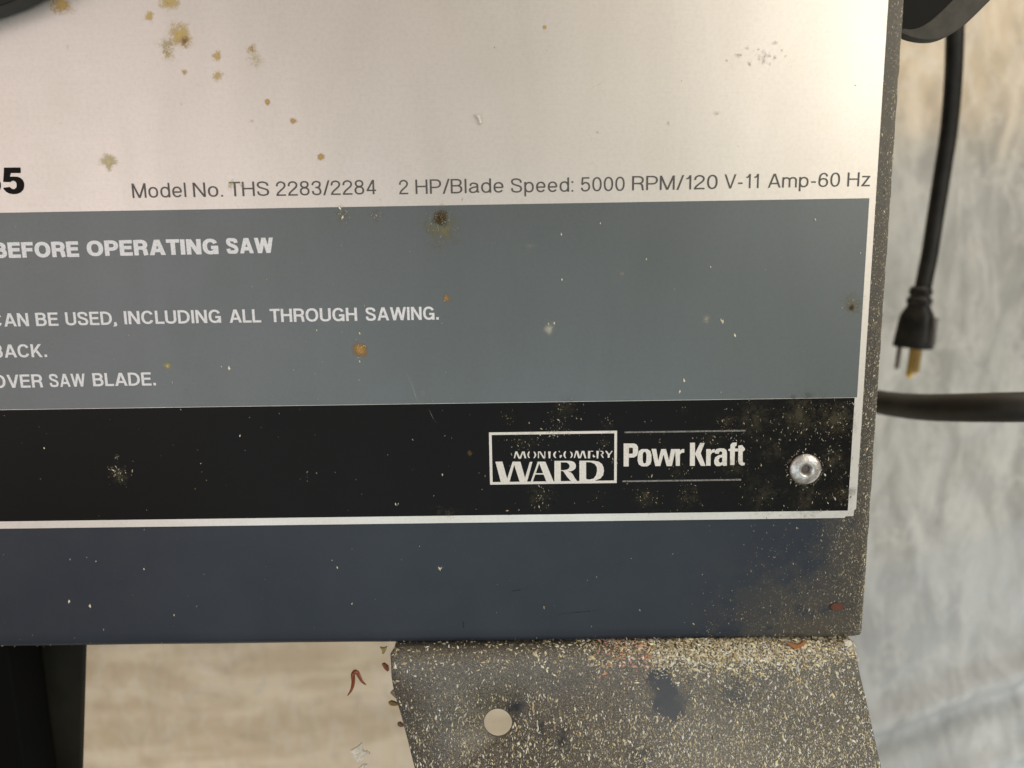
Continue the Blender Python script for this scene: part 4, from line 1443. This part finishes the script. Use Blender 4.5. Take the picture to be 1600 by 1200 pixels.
# ------------------------------------------------------------------ larger loose bits
def chip(name, x, y, Y, outline_, thick, col, label, cat, rough=.6, curl=0.0):
    c0 = at(x, y, Y)
    pts = []
    for (a, b_) in outline_:
        q = at(x + a, y + b_, Y)
        pts.append((q.x, q.z))
    V, Fc = prism(pts, Y - thick / 2, Y + thick / 2)
    V = [(vx, vy - curl * ((vz - c0.z) ** 2 + (vx - c0.x) ** 2) * 200, vz) for vx, vy, vz in V]
    o = link(name, mesh_of(name, V, Fc), simple(name + '_colour', col, rough, var=.35, scale=1500))
    tag(o, label, cat)
    return o


chip('wood_chip', 748, 185, -.0006, [(-5, -8), (-1, -5), (2, -7), (4, 3), (5, 8), (2, 8), (0, 0), (-3, -3)], .0006, (.85, .82, .72), 'tiny white wood chip stuck high on the bare aluminium', 'wood chip')
chip('wood_chip', 1247, 1006, -.0022, [(-18, -4), (-10, -1), (-3, 1), (2, 0), (8, -5), (12, -4), (8, 2), (0, 6), (-6, 7), (-13, 2)], .0009, (.42, .17, .06), 'curled orange brown wood chip in the gap between panel and leg', 'wood chip')
chip('wood_chip', 1324.5, 1004.5, -.0022, [(-6, -3), (0, -4), (6, -2), (5, 3), (0, 5), (-5, 3)], .0012, (.84, .80, .66), 'cream wood chip at the right end of the ledge', 'wood chip')
chip('rust_spot', 1308, 948, P_Y - .0004, [(-11, 0), (-7, -5), (0, -6), (8, -5), (11, -1), (8, 4), (0, 6), (-7, 5)], .0003, (.14, .045, .022), 'reddish brown oval scab low on the dusty panel corner', 'dirt spot')

# husks and bits hanging in cobweb left of the leg
def husk():
    YH = -.002
    pts = [(543, 1087), (549, 1078), (552, 1066), (551.5, 1055), (554, 1050), (558, 1051), (562, 1058), (566, 1065), (572, 1070)]
    P = catmull([at(x, y, YH + .001 * math.sin(i)) for i, (x, y) in enumerate(pts)], 4)
    n = len(P)
    rs = [max(.00012, .00072 * math.sin(math.pi * (i + .6) / n) ** .6) for i in range(n)]
    V, Fc = tube(P, rs, 10)
    t = NT('husk_brown')
    nz = t.noise(1500, 3, .6)
    t.p(Base_Color=t.mix(nz, (.13, .022, .006), (.28, .07, .02)), Roughness=.35)
    o = link('husk', mesh_of('husk', V, Fc), t.m, None, True)
    tag(o, 'bent reddish brown husk hanging in the cobweb left of the leg', 'husk')


husk()
bits = [(603, 1042, [(-6, -5), (-2, -6), (4, -1), (5, 5), (2, 6), (-3, 1)], (.30, .085, .035), 'small rust red crumb in the cobweb above the other bits', 'crumb'),
        (600, 1015, [(-6, -4), (0, -3), (5, -5), (3, 1), (0, 6), (-3, 5), (-3, 0)], (.30, .23, .07), 'olive crumb hanging just under the panel edge', 'crumb'),
        (614, 1099, [(-7, -2), (-3, -4), (2, -3), (6, -1), (8, 2), (2, 3), (-4, 2)], (.30, .19, .025), 'mustard brown crumb touching the left edge of the leg', 'crumb'),
        (616, 1084, [(-6, -2), (-2, -6), (2, -6), (5, 4), (6, 8), (1, 5)], (.42, .30, .17), 'pale tan flake lying against the left edge of the leg', 'flake'),
        (626, 1131, [(-5, -1), (-1, -3), (3, 0), (5, 3), (0, 4), (-4, 2)], (.24, .13, .075), 'lowest small brown crumb beside the left edge of the leg', 'crumb')]
for (x, y, ol, c_, lab, cat) in bits:
    chip('crumb' if cat == 'crumb' else 'flake', x, y, -.0015 if y > 1050 else .001, ol, .0009, c_, lab, cat)
chip('web_fluff', 565, 1172, .006, [(-16, -3), (-8, -5), (2, -15), (2, -3), (4, 2), (10, 0), (14, 3), (6, 7), (3, 12), (-3, 15), (-8, 13), (-13, 5)], .0008, (.78, .72, .60), 'larger cream scrap of fluff hanging left of the leg', 'fluff', .8, .4)
chip('web_fluff', 567, 1199, .006, [(-8, 2), (0, -5), (7, -6), (4, 4), (8, 12), (-4, 12)], .0008, (.80, .75, .66), 'cream scrap of fluff cut off by the bottom edge of the picture', 'fluff', .8, .4)
# cobweb threads that carry them
V, Fc = [], []
for pts in ([(603, 1006, .001), (603, 1042, .001), (606, 1080, -.001), (614, 1099, -.0015), (626, 1131, -.0015), (637, 1160, -.003)],
            [(560, 1008, .002), (556, 1050, -.002), (562, 1110, .002), (565, 1172, .006), (567, 1199, .006), (566, 1240, .008)],
            [(556, 1050, -.002), (580, 1048, -.001), (603, 1042, .001), (612, 1040, .0)], [(565, 1172, .006), (600, 1165, .001), (640, 1162, -.004)],
            [(603, 1006, .001), (600, 1015, .001), (603, 1042, .001)]):
    v, f = tube(catmull([at(*p) for p in pts], 4), .000012, 4)
    o_ = len(V); V += v; Fc += [tuple(i + o_ for i in q) for q in f]
web = link('cobweb', mesh_of('cobweb', V, Fc), simple('web_silk', (.6, .58, .54), .5))
tag(web, 'faint cobweb threads hanging from the panel beside the leg', 'cobweb')
